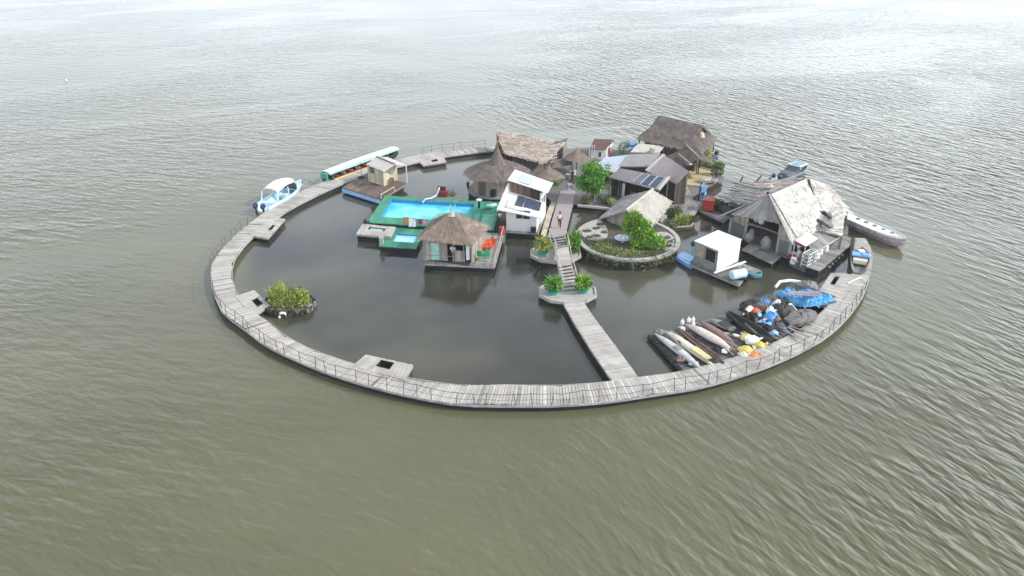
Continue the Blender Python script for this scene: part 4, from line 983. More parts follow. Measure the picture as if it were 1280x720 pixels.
for px, py0, py1 in ((778.5, 248, 229), (791, 244, 233)):
    p = P(px, py0, .6); post(sr, p, .6, ZT(p, py1), .16, 'white_paint', 'column', False)
wall(sr, q[0], q[1].lerp(q[0], .2), .55, 3.4, 'interior_shade', 'back_wall'); wall(sr, q[0].lerp(q[3], .1), q[3].lerp(q[0], .35), .55, 2.9, 'wall_dark', 'side_wall')
opening(sr, q[3], q[2], .45, .7, .7, 1.9, 1, 'shutter', 'wall_brown')
shedroof('tan_roof_shed', 'small shed with a flat pale tan roof below the dark thatched house', [(798, 179.5, 3.2), (831, 182.5, 3.2), (824, 191, 2.9), (788, 190, 2.9)], 'roof_tan', ribs=10, rib=.02, walls=[(2, 'reed_wall')])
plant('shrub', 'small yellow green shrub poking up between the tan roof and the grey roof', 'shrub', P(811, 196, 2.3), [((0, 0, .3), (.6, .4, .35)), ((.3, 0, .75), (.35, .3, .35))], 260, .15, 'leaf_yellow', .4)
plant('shrub', 'bright green shrub at the water behind the metal roof', 'shrub', P(778, 190, .6), [((0, 0, .7), (.6, .5, .7)), ((.5, .1, 1.0), (.4, .4, .5))], 300, .16, 'leaf_green', .5)
p = P(787, 187, .6); t, l_ = boat_at('covered_dinghy', 'small white dinghy with a dark blue cover moored behind the metal roof', 'boat', P(782, 187.5, .4), P(795, 181, .4), .0)
mb = MB(); hull_closed(mb, max(l_, 3), 1.3, .7); mb.build('hull', 'white_boat', t, local=True); mb = MB(); mb.box((.3, 0, .75), (1.6, 1.0, .3)); mb.build('cover', 'blue_paint', t, local=True)
# low dim lean-to in front of the parasol: landing with hanging things
t = thing('brown_shelter', 'low brown shelter cluttered with stools between the two thatched parasols', 'shelter', P(705, 212, .6))
q = zq([(693, 200, 2.1), (714, 196, 2.1), (716, 205, 1.8), (692, 210, 1.8)]); mb = MB(); mb.slab(q, .08); mb.build('roof', 'wall_brown', t); frame(t, q, .55, 'bark', .05)
for i in range(7):
    p = P(U(695, 722), U(210, 228), .6); s = thing('wooden_stool', 'brown wooden stool standing on the dark far landing', 'stool', p, U(0, 3), 'stools on the far landing')
    mb = MB(); mb.lathe((0, 0, .42), [(.2, 0), (.2, .05)], 10); mb.build('seat', 'pole_wood', s, local=True)
    for k in range(3): a = k * 2.1; mb = MB(); mb.tube([(.12 * math.cos(a), .12 * math.sin(a), .42), (.18 * math.cos(a), .18 * math.sin(a), 0)], .025, 5); mb.build('leg', 'pole_wood', s, local=True)
for i, (px, py, m_, lab) in enumerate(((716, 218, 'foam_white', 'white crate on the deck near the round tree'), (710, 224, 'grey_board', 'grey crate on the deck below the two parasols'))):
    p = P(px, py, .6); t = thing('crate', lab, 'crate', p); mb = MB(); mb.box(p + V(0, 0, .3), (.7, .5, .6), .3 + i); mb.build('box', m_, t); mb = MB(); mb.box(p + V(0, 0, .63), (.74, .54, .05), .3 + i); mb.build('lid', 'plank_grey', t)
# ---------------------------------------------- big dark thatched house
bh = thing('thatched_house', 'tall house with a steep dark grey thatch roof, farthest of all at the right', 'house', P(850, 186, .6))
eL, eF, eR = P(797, 172.5, 3.5), P(877, 192, 3.3), P(895.6, 171.5, 3.3)
eB = eL + (eR - eF)
rA, rB = P(829, 147, 7.0), P(884, 157.5, 6.7)
cn = (eL + eF + eR + eB) / 4
# survey the ridge so it stands over the middle of the plan
mid = lambda f: eL.lerp(eB, .5).lerp(eF.lerp(eR, .5), f)
k1, k2 = mid(.22), mid(.84)
rA = lift(k1, ZT(k1, 147.5)); rB = lift(k2, ZT(k2, 157.5))
s1, s2 = lift(mid(.10), 4.5), lift(mid(.92), 4.5)
hipL = [eL.lerp(eB, .3), eL.lerp(eB, .7)]
d = (rB - rA); d.z = 0; d.normalize(); n_ = V(-d.y, d.x, 0)
if (eF - cn).dot(n_) + (eL - cn).dot(n_) > 0: n_ = -n_
def below(e_, a_, b_):
    h = (b_ - a_); h.z = 0; h.normalize(); return a_ + h * (lift(e_, 0) - lift(a_, 0)).dot(h)
g_ = .52
mA, mB, nA, nB = below(rA, eL, eF), below(rB, eL, eF), below(rA, eB, eR), below(rB, eB, eR)
f0, f1, k0, k1_ = (lift(r_.lerp(m_, g_), r_.z + (3.4 - r_.z) * g_) for r_, m_ in ((rA, mA), (rB, mB), (rA, nA), (rB, nB)))
thatch(bh, [(f0, f1, eF, eL), (k1_, k0, eB, eR), (f1, k1_, eR, eF), (k0, f0, eL, eB)], 'thatch_brown', 2600, th=.16, ln=.5, wd=.08)
a0, a1 = rA - d * .5 + V(0, 0, .25), rB + d * .3 + V(0, 0, .2)
thatch(bh, [(a0, a1, f1 + d * .2 + n_ * .05, f0 - d * .4 + n_ * .05), (a1, a0, k0 - d * .4 - n_ * .05, k1_ + d * .2 - n_ * .05)], 'thatch_brown', 1300, 'upper_roof', th=.2, ln=.5, wd=.08)
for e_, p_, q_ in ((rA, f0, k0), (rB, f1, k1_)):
    mb = MB(); c_ = e_ - V(0, 0, .25); s_ = d * (.25 if e_ is rA else -.25); mb.add([p_ + s_, q_ + s_, c_ + s_ * .4, p_ + s_ * 1.3, q_ + s_ * 1.3, c_ + s_ * .8], [(0, 1, 2), (5, 4, 3), (0, 3, 4, 1), (1, 4, 5, 2), (2, 5, 3, 0)]); mb.build('gable_panel', 'interior_shade' if e_ is rA else 'thatch_warm', bh)  # the near-black panel at one end paints the shade of an open gablet
W = [cn + (x - cn) * .8 for x in (eL, eF, eR, eB)]
for i in range(4): wall(bh, W[i], W[(i + 1) % 4], .55, 3.5, 'wall_brown', boards=26)
opening(bh, W[0], W[1], .25, .4, .7, 2.5, -1, 'door', 'interior_shade', 'wall_brown', 'door_frame')
opening(bh, W[0], W[1], .55, .7, 1.4, 2.5, -1, 'window', 'interior_shade', 'wall_brown', 'window_frame', 1)
frame(bh, [cn + (x - cn) * .95 for x in (eL, eL.lerp(eF, .33), eL.lerp(eF, .66), eF, eR)], .5, 'bark')
mb = MB(); mb.slab([lift(cn + (x - cn) * .97, .58) for x in (eL, eF, eR, eB)], .7); mb.build('deck', 'plank_dark', bh)
mb = MB(); p = eR.lerp(eF, .5); mb.lathe(lift(p.lerp(cn, .28), 4.3), [(.5, -.2), (.35, .25), (.08, .5)], 8); mb.build('vent_thatch', 'thatch_straw', bh)
# porch gables in front of it
def porch(lab, ra, rb, el, er, z, m='thatch_brown'):
    a, b_ = P(*ra, z + 1.1), P(*rb, z + 1.1); c, e = P(*el, z), P(*er, z)
    t = thing('thatched_porch', lab, 'porch', lift((a + b_) / 2, .6)); d = b_ - a
    thatch(t, [(a, b_, c + d, c), (b_, a, e, e + d)], m, 700, th=.12); frame(t, [c, e, c + d, e + d], .5, 'bark', .06)
    mb = MB(); mb.beam(a + V(0, 0, .12), b_ + V(0, 0, .12), .25, .1); mb.build('ridge', 'thatch_warm', t)
    return t
porch('larger thatched porch leaning against the front of the dark thatched house', (858, 182.5), (873, 197), (836, 194.5), (877, 191), 2.5)
porch('smaller thatched porch below the larger porch of the dark thatched house', (848, 194), (862, 205), (841, 197), (858, 193), 2.1, 'thatch_pink')
# planting at the water edge
plant('banana_clump', 'pale yellow green banana clump standing at the corner of the dark thatched house', 'plant', P(884, 201, .5), [((0, 0, 1.0), (.5, .5, .9))], 120, .3, 'leaf_cream', 1.5, blade=[((0, 0, .6), .3, 40, 2.6, .35)])
plant('hedge', 'low green hedge along the back of the sand terrace', 'hedge', P(876, 208, .5), [((0, 0, .5), (.8, .6, .6)), ((1.1, -.4, .4), (.8, .5, .5)), ((2.0, -.7, .4), (.7, .5, .45)), ((-.8, .2, .7), (.6, .5, .6))], 1100, .2, 'leaf_green', .4)
plant('shrub', 'dark bushy shrub at the far right corner of the sand terrace', 'shrub', P(896, 220, .5), [((0, 0, .7), (.7, .6, .9)), ((.2, .2, 1.2), (.5, .5, .5))], 650, .18, 'leaf_dark', .8)
p = P(890, 197, .3); t, l_ = boat_at('dark_dinghy', 'dark dinghy moored at the water behind the banana clump', 'boat', P(883, 199, .3), P(898, 193, .3), 0)
mb = MB(); hull_closed(mb, 3.0, 1.1, .6); mb.build('hull', 'navy', t, local=True); mb = MB(); mb.box((1.0, 0, .6), (.4, .4, .6)); mb.build('motor', 'black_plastic', t, local=True)
for px, py, m_, lab, dd in ((833, 249, 'leaf_dry', 'dry tangle of reeds beside the solar roof house', ((0, 0, .6), (.7, .5, .8))), (843, 240, 'leaf_dry', 'dry yellowish bush under the eave of the pink roof', ((0, 0, .6), (.7, .5, .6)))):
    plant('shrub', lab, 'shrub', P(px, py, .6), [dd], 300, .2, m_, .6, blade=[((0, 0, 0), .6, 40, 1.3, .6)])
for px, py, m_, lab, s in ((842, 268, 'leaf_dark', 'weedy bush between the long hut and the grey landing', 1.0), (853, 278, 'leaf_yellow', 'yellow green weeds covering the floating plant bed', .9), (836, 284, 'leaf_dry', 'dry bush at the front gable of the long hut', .9), (862, 277, 'leaf_dark', 'low dark weeds at the tip of the floating plant bed', .6)):
    plant('weeds', lab, 'plant', P(px, py, .55), [((0, 0, .4 * s), (.9 * s, .7 * s, .5 * s)), ((.5, .2, .5 * s), (.5, .4, .45 * s))], 420, .17, m_, .4, blade=[((0, 0, 0), .9 * s, 40, .9 * s, .7)])
for px, py, m_, lab, s in ((733, 254, 'leaf_dry', 'dry shrub in front of the trunk of the round tree', .8), (757, 254, 'leaf_dark', 'dark weeds on the deck edge under the solar roof house', .8), (765, 256, 'leaf_cream', 'pale flowering plant on the deck edge beside the long hut', .7)):
    plant('shrub', lab, 'shrub', P(px, py, .6), [((0, 0, .45 * s), (.7 * s, .5 * s, .5 * s))], 240, .17, m_, .4, blade=[((0, 0, 0), .6 * s, 24, 1.0 * s, .6)])
p = P(727, 250, .6); mb = MB(); mb.lathe(p, [(.2, 0), (.28, .35), (.2, .5), (.24, .55)], 10); one(mb, 'clay_pot', 'roof_pink', 'pinkish clay pot at the head of the brown walkway', 'pot')
# low edging of the cluster deck at the little inlet
mb = MB(); mb.beam(P(722, 257, .62), P(772, 262, .62), .25, .22); one(mb, 'deck_kerb', 'roof_tan', 'pale earth edge of the deck above the small inlet', 'kerb')

# ================================================================== planter island with the long hut
ic = P(784, 302, .6); icx, icy = ic.x, ic.y
isl = thing('planter_island', 'large oval planter island with a low wall and gridded beds', 'planter island', (icx, icy, 0))
RX, RY = (P(848, 302, .9).x - P(720, 290, .9).x) / 2, 5.3
ie = lambda a, s, z: V(icx + RX * s * math.cos(a), icy + RY * s * math.sin(a), z)
n = 40
mb = MB(); mb.loft([[ie(k * 6.28318 / n, 1.0, -.3) for k in range(n)], [ie(k * 6.28318 / n, 1.0, .95) for k in range(n)]]); mb.build('wall', 'float_dark', isl)
mb = MB(); mb.loft([[ie(k * 6.28318 / n, s, z) for k in range(n)] for s, z in ((1.03, .85), (1.04, 1.08), (.95, 1.10), (.94, .9))], cap=False); mb.build('rim', 'concrete', isl)
mb = MB(); mb.loft([[ie(k * 6.28318 / n, s, z) for k in range(n)] for s, z in ((.955, .955), (.93, 1.0), (.3, 1.02))]); mb.build('soil', 'soil', isl)
for sx, x0, x1, y0, y1 in ((-1, .36, .93, -.15, .9), (1, .52, .93, -.62, .25)):
    mb = MB(); pts = []
    for k in range(24):
        a = k * 6.28318 / 24; cx_, cy_ = sx * (x0 + x1) / 2, (y0 + y1) / 2
        px_, py_ = cx_ + (x1 - x0) / 2 * math.copysign(abs(math.cos(a)) ** .8, math.cos(a)), cy_ + (y1 - y0) / 2 * math.copysign(abs(math.sin(a)) ** .8, math.sin(a))
        l = math.hypot(px_, py_); f_ = min(1, .93 / max(l, .01)); pts.append(V(icx + RX * px_ * f_, icy + RY * py_ * f_, 1.1))
    mb.slab(pts, .14); mb.build('bed_divider', 'concrete', isl)
for x, y, a_, b_, rz in ((x, y, a_ * .8, b_ * .8, rz) for x, y, a_, b_, rz in ((-.78, .28, .62, .42, .4), (-.62, .05, .6, .42, -.2), (-.58, .42, .6, .4, .6), (-.44, .22, .45, .4, 0), (-.47, .62, .6, .38, .3), (-.77, -.02, .5, .34, .5), (.62, -.2, .75, .6, .3), (.78, -.05, .55, .4, .9), (.74, -.42, .5, .36, .2), (.6, .1, .5, .36, 0))):
    mb = MB(); mb.lathe((0, 0, 0), [(1, 0), (.97, .03)], 9)
    mb.v = [(icx + RX * x + (p[0] * a_ * math.cos(rz) - p[1] * b_ * math.sin(rz)), icy + RY * y + (p[0] * a_ * math.sin(rz) + p[1] * b_ * math.cos(rz)), 1.105 + p[2]) for p in mb.v]
    o = mb.build('bed_soil', 'soil', isl)
    mb = MB(); mb.raw = True; leaves(mb, [(V(icx + RX * x, icy + RY * y, 1.15), (a_ * .7, b_ * .7, .15))], 40, .13); mb.build('bed_plants', 'leaf_dark', o)
mb = MB(); mb.raw = True
for i in range(70):
    a = U(3.5, 6.1); s = U(.75, 1.02); leaves(mb, [(ie(a, s, 1.05), (.35, .3, .22))], 22, .15)
tag(mb.build('ground_plants', 'leaf_dark', isl), kind='stuff')
mb = MB(); mb.raw = True
for i in range(46):
    a = U(3.7, 5.6); leaves(mb, [(ie(a, 1.05, U(.35, 1.0)), (.22, .12, .35))], 16, .14)
tag(mb.build('trailing_plants', 'leaf_dry', isl), kind='stuff')
mb = MB(); mb.raw = True
for i in range(60): a = U(3.3, 4.9); leaves(mb, [(ie(a, U(.5, .9), 1.08), (.4, .35, .15))], 18, .13)
tag(mb.build('ground_cover', 'leaf_yellow', isl), kind='stuff')
sb = P(797, 306, 1.0)
t = thing('bright_shrub', 'tall bright lime green shrub spilling over the front of the planter island', 'shrub', sb)
mb = MB(); mb.raw = True
cl = [((-.5, .3, 2.5), (.8, .7, .75)), ((-.9, .4, 1.9), (.6, .6, .7)), ((-.1, .1, 1.9), (.9, .8, .9)), ((.3, 0, 1.3), (1.1, .9, .9)), ((.8, -.3, .9), (1.0, .8, .7)), ((1.5, -.6, .5), (1.0, .8, .6)), ((.2, -.6, .5), (1.0, .7, .5)), ((-.4, -.1, 3.0), (.5, .4, .45)), ((.6, .1, 2.0), (.5, .5, .5))]
leaves(mb, [(sb + Vector(c), r) for c, r in cl], 5600, .19); mb.build('foliage', 'leaf_bright', t)
mb = MB(); mb.tube([sb, sb + V(-.2, .1, 1.2), sb + V(-.4, .3, 2.4)], [.1, .08, .04], 6); mb.tube([sb, sb + V(.5, -.2, .9)], [.08, .03], 6); mb.build('stem', 'bark', t)
p = P(778, 303, 1.1); t = thing('garden_table', 'small round grey table with white cups on the planter island', 'table', p)
mb = MB(); mb.lathe(p, [(.75, .42), (.8, .45), (.8, .5)], 14); mb.build('tabletop', 'metal_sheet', t); mb = MB(); mb.tube([p, p + V(0, 0, .42)], .15, 8); mb.build('pedestal', 'concrete', t)
for x, y in ((.2, .1), (-.3, .2), (0, -.3), (.4, -.2)):
    mb = MB(); mb.lathe(p + V(x, y, .5), [(.1, 0), (.13, .18)], 7); one(mb, 'cup', 'foam_white', 'small white cup standing on the round garden table', 'cup', 'cups on the garden table')
p = P(810.5, 287.5, 1.1); mb = MB(); mb.lathe(p, [(.14, 0), (.2, .3), (.22, .34)], 10); one(mb, 'red_bucket', 'red', 'small red bucket at the front gable of the long hut', 'bucket')
p = P(818, 296, 1.1); mb = MB(); mb.box(p + V(0, 0, .05), (1.3, .5, .1), .9); one(mb, 'stone_slab', 'white_bag', 'pale stone slab lying between the lime green shrub and the right bed', 'slab')
# the long hut: gable roof over the rear of the island
lh = thing('long_hut', 'long open hut under a saddle shaped grey palm leaf roof on the planter island', 'hut', P(792, 270, .6))
rA, rB = P(816, 237.5, 4.0), P(783, 263.5, 3.1)
eRa, eRb = P(840, 252, 1.7), P(813, 285, 1.5)
eLa, eLb = P(779, 246, 1.1), P(749, 274, 1.15)
mb = MB(); mb.raw = True
mb.slab([rA, rB, eRb, eRa], .08); mb.slab([rB, rA, eLa, eLb], .08)
mb.courses(rA, rB, eRb, eRa, 7, 16, .03, .035); mb.strips(rA, rB, eRb, eRa, 260, .5, .1, .06, eave=1); mb.build('lit_roof', 'thatch_lit', lh)  # same palm leaf as the rear slope, coloured lighter for the sun
mb = MB(); mb.raw = True; mb.courses(rB, rA, eLa, eLb, 7, 12, .03, .03); mb.strips(rB, rA, eLa, eLb, 500, .6, .08, .02); mb.build('rear_roof', 'thatch_grey_and_shaded', lh)  # same palm leaf as the lit slope, coloured darker for its shade
mb = MB(); mb.tube([rA + V(0, 0, .1), rB + V(0, 0, .1)], .12, 6); mb.build('ridge', 'thatch_pale_and_lit', lh)
mb = MB(); n_ = rA.lerp(eRa, .5)
mb.beam(rA.lerp(rB, .48).lerp(eRa.lerp(eRb, .48), .02) + V(0, 0, .12), rA.lerp(rB, .48).lerp(eRa.lerp(eRb, .48), 1) + V(0, 0, .12), .08, .06)
mb.beam(rA.lerp(eRa, .45) + V(0, 0, .12), rB.lerp(eRb, .45) + V(0, 0, .12), .06, .06); mb.build('batten', 'plank_dark', lh)
for p in (eRa, eRb, eRa.lerp(eRb, .5), eLa, eLb, eLa.lerp(eLb, .5)): post(lh, p.lerp((rA + rB) / 2, .06), .5, p.z - .05, .07, 'bark')
mb = MB(); q = [lift(x, .62) for x in (eRa, eRb, eLb, eLa)]; mb.slab(q, .5); mb.build('floor', 'concrete', lh)
wall(lh, eLa.lerp(eRa, .1), eLb.lerp(eRb, .1), .6, 1.4, 'wall_dark', boards=14)
mb = MB(); bk_ = (rA - rB).normalized() * .5; k = 16
for i in range(k):
    f0_, f1_ = i / k, (i + 1) / k - .006; e_ = lambda f_: (eLb.lerp(rB, f_ * 2) if f_ < .5 else rB.lerp(eRb, f_ * 2 - 1)) + bk_ - V(0, 0, .12)
    p0_, p1_ = e_(f0_), e_(f1_); mb.hexa([lift(p0_, .9), lift(p1_, .9), lift(p1_ + bk_ * .12, .9), lift(p0_ + bk_ * .12, .9)], [p0_, p1_, p1_ + bk_ * .12, p0_ + bk_ * .12])
mb.build('gable_wall', 'reed_wall', lh)
# ================================================================== workshop boat shed
ws = thing('boat_shed', 'big open fronted boat shed under bright pale palm panel roofs at the right', 'boat shed', (27, 69, .6))
L_, R_ = P(897, 272, 2.3), P(989, 302, 2.4); A = P(962, 244, 5.5); B = P(1007, 224, 5.5); Rb = P(1033, 280, 2.35)
dd = (B - A); dd.z = 0; du = dd.normalized()
Lb = L_ + dd * 1.0 + V(0, 0, 0)
fL, fR = P(914, 267, 3.35), P(976, 279, 3.35)
mb = MB(); mb.raw = True; mb.slab([A, B, Rb, R_], .06); mb.courses(A, B, Rb, R_, 13, 4, .04, .06, .3); mb.strips(A, B, Rb, R_, 420, .55, .12, .07, eave=1); mb.build('lit_roof', 'thatch_pale_and_lit', ws)  # same panels as the shaded faces, sunlight put into the colour
mb = MB(); mb.raw = True; mb.slab([B, A, L_, Lb], .06); mb.courses(B, A, L_, Lb, 9, 8, .035, .03); mb.build('shaded_roof', 'thatch_grey_and_shaded', ws)  # darker copy of the lit slope, shade put into the colour
mb = MB(); mb.raw = True; n = 22
for i in range(n):
    a, b_ = i / n, (i + 1) / n - .004; h = V(-.02, -.02, U(0, .05))
    p0, p1 = A.lerp(A + V(.01, .01, 0), a), A; q0, q1 = fL.lerp(fR, a), fL.lerp(fR, b_)
    t0, t1 = A.lerp(fL, .04).lerp(A.lerp(fR, .04), a), A.lerp(fL, .04).lerp(A.lerp(fR, .04), b_)
    mb.slab([t0 + h, t1 + h, q1 + h + V(0, 0, U(-.12, 0)), q0 + h + V(0, 0, U(-.12, 0))], .05)
mb.build('front_hip', 'thatch_grey_and_shaded', ws)  # the hip's grey carries its shade in the colour
# barge boards of the gable
mb = MB(); mb.beam(A + V(-.05, -.05, .08), L_ + V(-.05, -.05, .05), .25, .12); mb.beam(A + V(-.05, -.05, .1), R_ + V(-.05, -.05, .08), .22, .1); mb.build('barge_board', 'thatch_grey_and_shaded', ws)
mb = MB(); mb.beam(A.lerp(B, .02).lerp(R_.lerp(Rb, .22), .02) + V(0, 0, .13), R_.lerp(Rb, .14) + V(0, 0, .13), .08, .06); mb.build('batten', 'plank_dark', ws)
mb = MB(); c = A.lerp(B, .5).lerp(R_.lerp(Rb, .5), .35) + V(0, 0, .12)
mb.raw = True
for k in range(14): a = U(0, 6.28); mb.beam(c, c + V(math.cos(a) * .5, math.sin(a) * .5, U(-.15, .1)), .1, .03)
mb.build('roof_tuft', 'thatch_straw', ws)
# posts of the front
pp = [P(912, 289, .7), P(930.6, 297, .7), P(971, 314, .7), P(986, 320, .7)]
for p, y in zip(pp, (272, 266, 281, 297)): post(ws, p, .5, ZT(p, y), .11, 'plank')
def panel(a, b_, z0, z1, m, name='wall', z1b=None, boards=8): return wall(ws, a, b_, z0, z1, m, name, .07, z1b, boards)
panel(pp[0], pp[1], 1.9, 2.2, 'reed_wall', 'gable_panel', 3.4, 8); panel(pp[2], pp[3], 2.0, 3.4, 'reed_wall', 'gable_panel', 2.6, 8)
panel(pp[0], pp[1], .7, 1.9, 'solar_grey', 'wall'); panel(pp[2], pp[3], .7, 2.0, 'solar_grey', 'wall')
mb = MB(); mb.beam(lift(pp[1], 2.35), lift(pp[2], 2.45), .1, .16); mb.build('cross_beam', 'plank_brown', ws)
bk = [p + du * 6.5 for p in pp]
panel(pp[0] + du * .2, bk[0], .6, 2.5, 'wall_dark'); panel(bk[0], bk[3], .6, 3.3, 'wall_dark'); panel(pp[3] + du * .2, bk[3], .6, 2.4, 'wall_dark', boards=9)
mb = MB(); q = [lift(x, .64) for x in (pp[0] - du * .3, pp[3] - du * .3 + (pp[3] - pp[0]) * .05, bk[3], bk[0])]; mb.slab(q, .12); mb.build('floor', 'plank_dark', ws)
mb = MB(); c = sum(q, Vector()) / 4; mb.slab([c + (x - c) * .97 - V(0, 0, .13) for x in q], .8); mb.build('float', 'float_dark', ws)
mb = MB(); mb.planks(P(927, 312, .5), P(965, 330, .5), P(978, 320, .5), P(938, 303, .5), 12, .06, .02); mb.build('landing', 'plank_grey', ws)
mb = MB(); mb.slab([P(929, 312, .42), P(964, 329, .42), P(976, 320, .42), P(938, 304, .42)], .6); mb.build('landing_float', 'float_dark', ws)
# annex behind with its own roofs
ax = thing('shed_annex', 'annex behind the boat shed with ragged bright straw panels and a curved eave', 'annex', P(1040, 262, .6))
a1, a2, a3, a4 = P(1012, 223, 5.0), P(1037, 232, 4.4), P(1061, 263, 2.7), P(1024, 272, 2.9)
mb = MB(); mb.raw = True; mb.slab([a1, a2, a3, a4], .06); mb.courses(a1, a2, a3, a4, 12, 3, .035, .06, .3); mb.strips(a1, a2, a3, a4, 240, .7, .12, .08); mb.build('roof', 'thatch_pale_and_lit', ax)
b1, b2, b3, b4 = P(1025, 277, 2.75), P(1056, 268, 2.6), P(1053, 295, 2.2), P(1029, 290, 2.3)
mb = MB(); mb.raw = True; mb.slab([b1, b2, b3, b4], .06); mb.courses(b1, b2, b3, b4, 7, 3, .03, .05); mb.build('lower_roof', 'thatch_pale_and_lit', ax)
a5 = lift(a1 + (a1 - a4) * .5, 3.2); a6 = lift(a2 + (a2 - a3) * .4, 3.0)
mb = MB(); mb.raw = True; mb.slab([a2, a1, a5, a6], .06); mb.courses(a2, a1, a5, a6, 5, 6); mb.build('rear_roof', 'thatch_grey_and_shaded', ax)  # annex panels again, coloured darker for the slope away from the sun
for p in (a3, a4, b3, b4, a5, a6): post(ax, p.lerp((a1 + a3) / 2, .05), .4, p.z - .06, .08, 'bark')
mb = MB(); mb.raw = True; vq = zq([(1015, 262, 3.3), (1038, 262, 3.1), (1041, 283, 2.5), (1020, 285, 2.45)]); mb.slab(vq, .05); mb.strips(*vq, 200, .6, .14, .08); mb.build('valley_roof', 'thatch_grey_and_shaded', ax)
mb = MB(); mb.beam(P(1018, 272, 2.95), P(1038, 285, 2.7), .3, .12); mb.beam(P(1027, 262, 3.2), P(1039, 273, 2.9), .25, .1); mb.build('loose_board', 'canoe_black', ax)
q = zq([(1022, 300, .6), (1060, 292, .6), (1062, 262, .6), (1030, 262, .6)]); mb = MB(); mb.slab(q, .9); mb.build('deck', 'plank_dark', ax)
wall(ax, q[0], q[1].lerp(q[0], .3), .6, 2.1, 'wall_dark', boards=6)
# plank lean-to
ln = thing('plank_lean_to', 'low lean to roof of grey planks beside the rack of clutter below the boat shed', 'lean-to', P(1030, 312, .6))
l1, l2, l3, l4 = P(1003, 297, 2.25), P(1029, 287, 2.25), P(1050, 297, 1.9), P(1018, 317, 1.8)
mb = MB(); mb.planks(l1, l2, l3, l4, 11, .05, .03); mb.build('roof', 'plank_grey', ln); frame(ln, [l1, l2, l3, l4], .5, 'plank_grey', .06)
mb = MB(); mb.beam(l4 + V(0, 0, .05), l3 + V(0, 0, .05), .14, .06); mb.build('fascia', 'plank', ln)
mb = MB(); mb.slab(zq([(987, 324, .6), (1013, 336, .6), (1050, 302, .6), (1020, 300, .6)]), .9); mb.build('deck', 'plank_dark', ln)
wh = zq([(994, 301, 2.55), (1010, 290, 2.65), (1022, 298, 2.4), (1007, 308, 2.3)]); t = thing('white_awning', 'small white sheet awning with a red underside edge beside the boat shed', 'awning', lift(wh[0], .6))
mb = MB(); mb.slab(wh, .05); mb.build('sheet', 'white_boat', t); mb = MB(); mb.beam(wh[0] - V(0, 0, .1), wh[3] - V(0, 0, .1), .08, .2); mb.build('edge', 'red_dark', t); frame(t, wh, .5, 'alu', .04)
# gangway
g0, g1, gw = P(1015.5, 336, .75), P(1063, 297, .7), V(.45, -.5, 0)
t = thing('gangway', 'narrow weathered plank gangway leading from the boat shed to the white long boat', 'gangway', (g0 + g1) / 2)
mb = MB(); mb.planks(g0 - gw, g1 - gw, g1 + gw, g0 + gw, 40, .06, .02); mb.build('deck', 'sand' if 0 else 'plank_grey', t); mb = MB(); mb.slab([g0 - gw * .9 - V(0, 0, .08), g1 - gw * .9 - V(0, 0, .08), g1 + gw * .9 - V(0, 0, .08), g0 + gw * .9 - V(0, 0, .08)], .7); mb.build('float', 'float_dark', t)
# clutter of the shed
def clutter(name, label, cat, p, parts, rz=0, group=None):
    t = thing(name, label, cat, p, rz, group)
    for nm, m_, fn in parts: mb = MB(); fn(mb); mb.build(nm, m_, t, local=True)
    return t
clutter('white_sack', 'tall lumpy grey sack standing in the opening of the boat shed', 'sack', P(936, 303, .66), [('bag', 'grey_board', lambda m: (m.blob((0, 0, .5), (.45, .4, .55), .2), m.blob((.15, .1, 1.05), (.28, .25, .3), .2)))])
clutter('grey_sack', 'broad grey sack inside the boat shed near the middle post', 'sack', P(956, 312, .66), [('bag', 'grey_board', lambda m: m.blob((0, 0, .6), (.5, .5, .7), .2))])
for i, (px, py) in enumerate(((946, 274), (952, 277), (940, 273))):
    p = P(px, py, 2.6); mb = MB(); mb.blob(p, (.3, .2, .3), .3); tag(mb.build('hanging_cloth', 'cloth_white' if i != 2 else 'wall_dark', None), ['white cloth hanging from the beam in the middle of the boat shed opening', 'white cloth hanging from the beam nearer the right of the opening', 'dark cloth hanging from the beam beside the two white cloths'][i], 'cloth')
clutter('outboard_engine', 'upright pale outboard engine clamped beside the boat shed corner post', 'engine', P(996, 321, .6), [('cowl', 'foam_white', lambda m: m.blob((0, 0, 1.2), (.22, .3, .3), .1)), ('leg', 'alu', lambda m: m.box((0, 0, .5), (.14, .2, 1.0)))])
clutter('outboard_engine', 'dark outboard engine beside the pale outboard engine', 'engine', P(991, 316, .6), [('cowl', 'black_plastic', lambda m: m.blob((0, 0, 1.0), (.24, .3, .3), .1)), ('leg', 'float_dark', lambda m: m.box((0, 0, .4), (.14, .2, .8)))])
def rack(m):
    for i in range(5):
        for j in range(2): m.tube([(i * .4 - .8, j * .6 - .3, 0), (i * .4 - .8, j * .6 - .3, 1.3)], .035, 5)
    for z in (.25, .6, .95, 1.3):
        for j in range(2): m.tube([(-.8, j * .6 - .3, z), (.8, j * .6 - .3, z)], .035, 5)
        for i in range(5): m.tube([(i * .4 - .8, -.3, z), (i * .4 - .8, .3, z)], .03, 5)
clutter('white_rack', 'white pipe rack crowded with bundles at the corner of the shed deck', 'rack', P(1010, 331, .6), [('frame', 'white_paint', rack), ('bundles', 'grey_board', lambda m: [m.blob((U(-.6, .6), U(-.2, .2), z), (.25, .2, .12), .3) for z in (.35, .7, 1.05) for _ in range(3)])], .75)
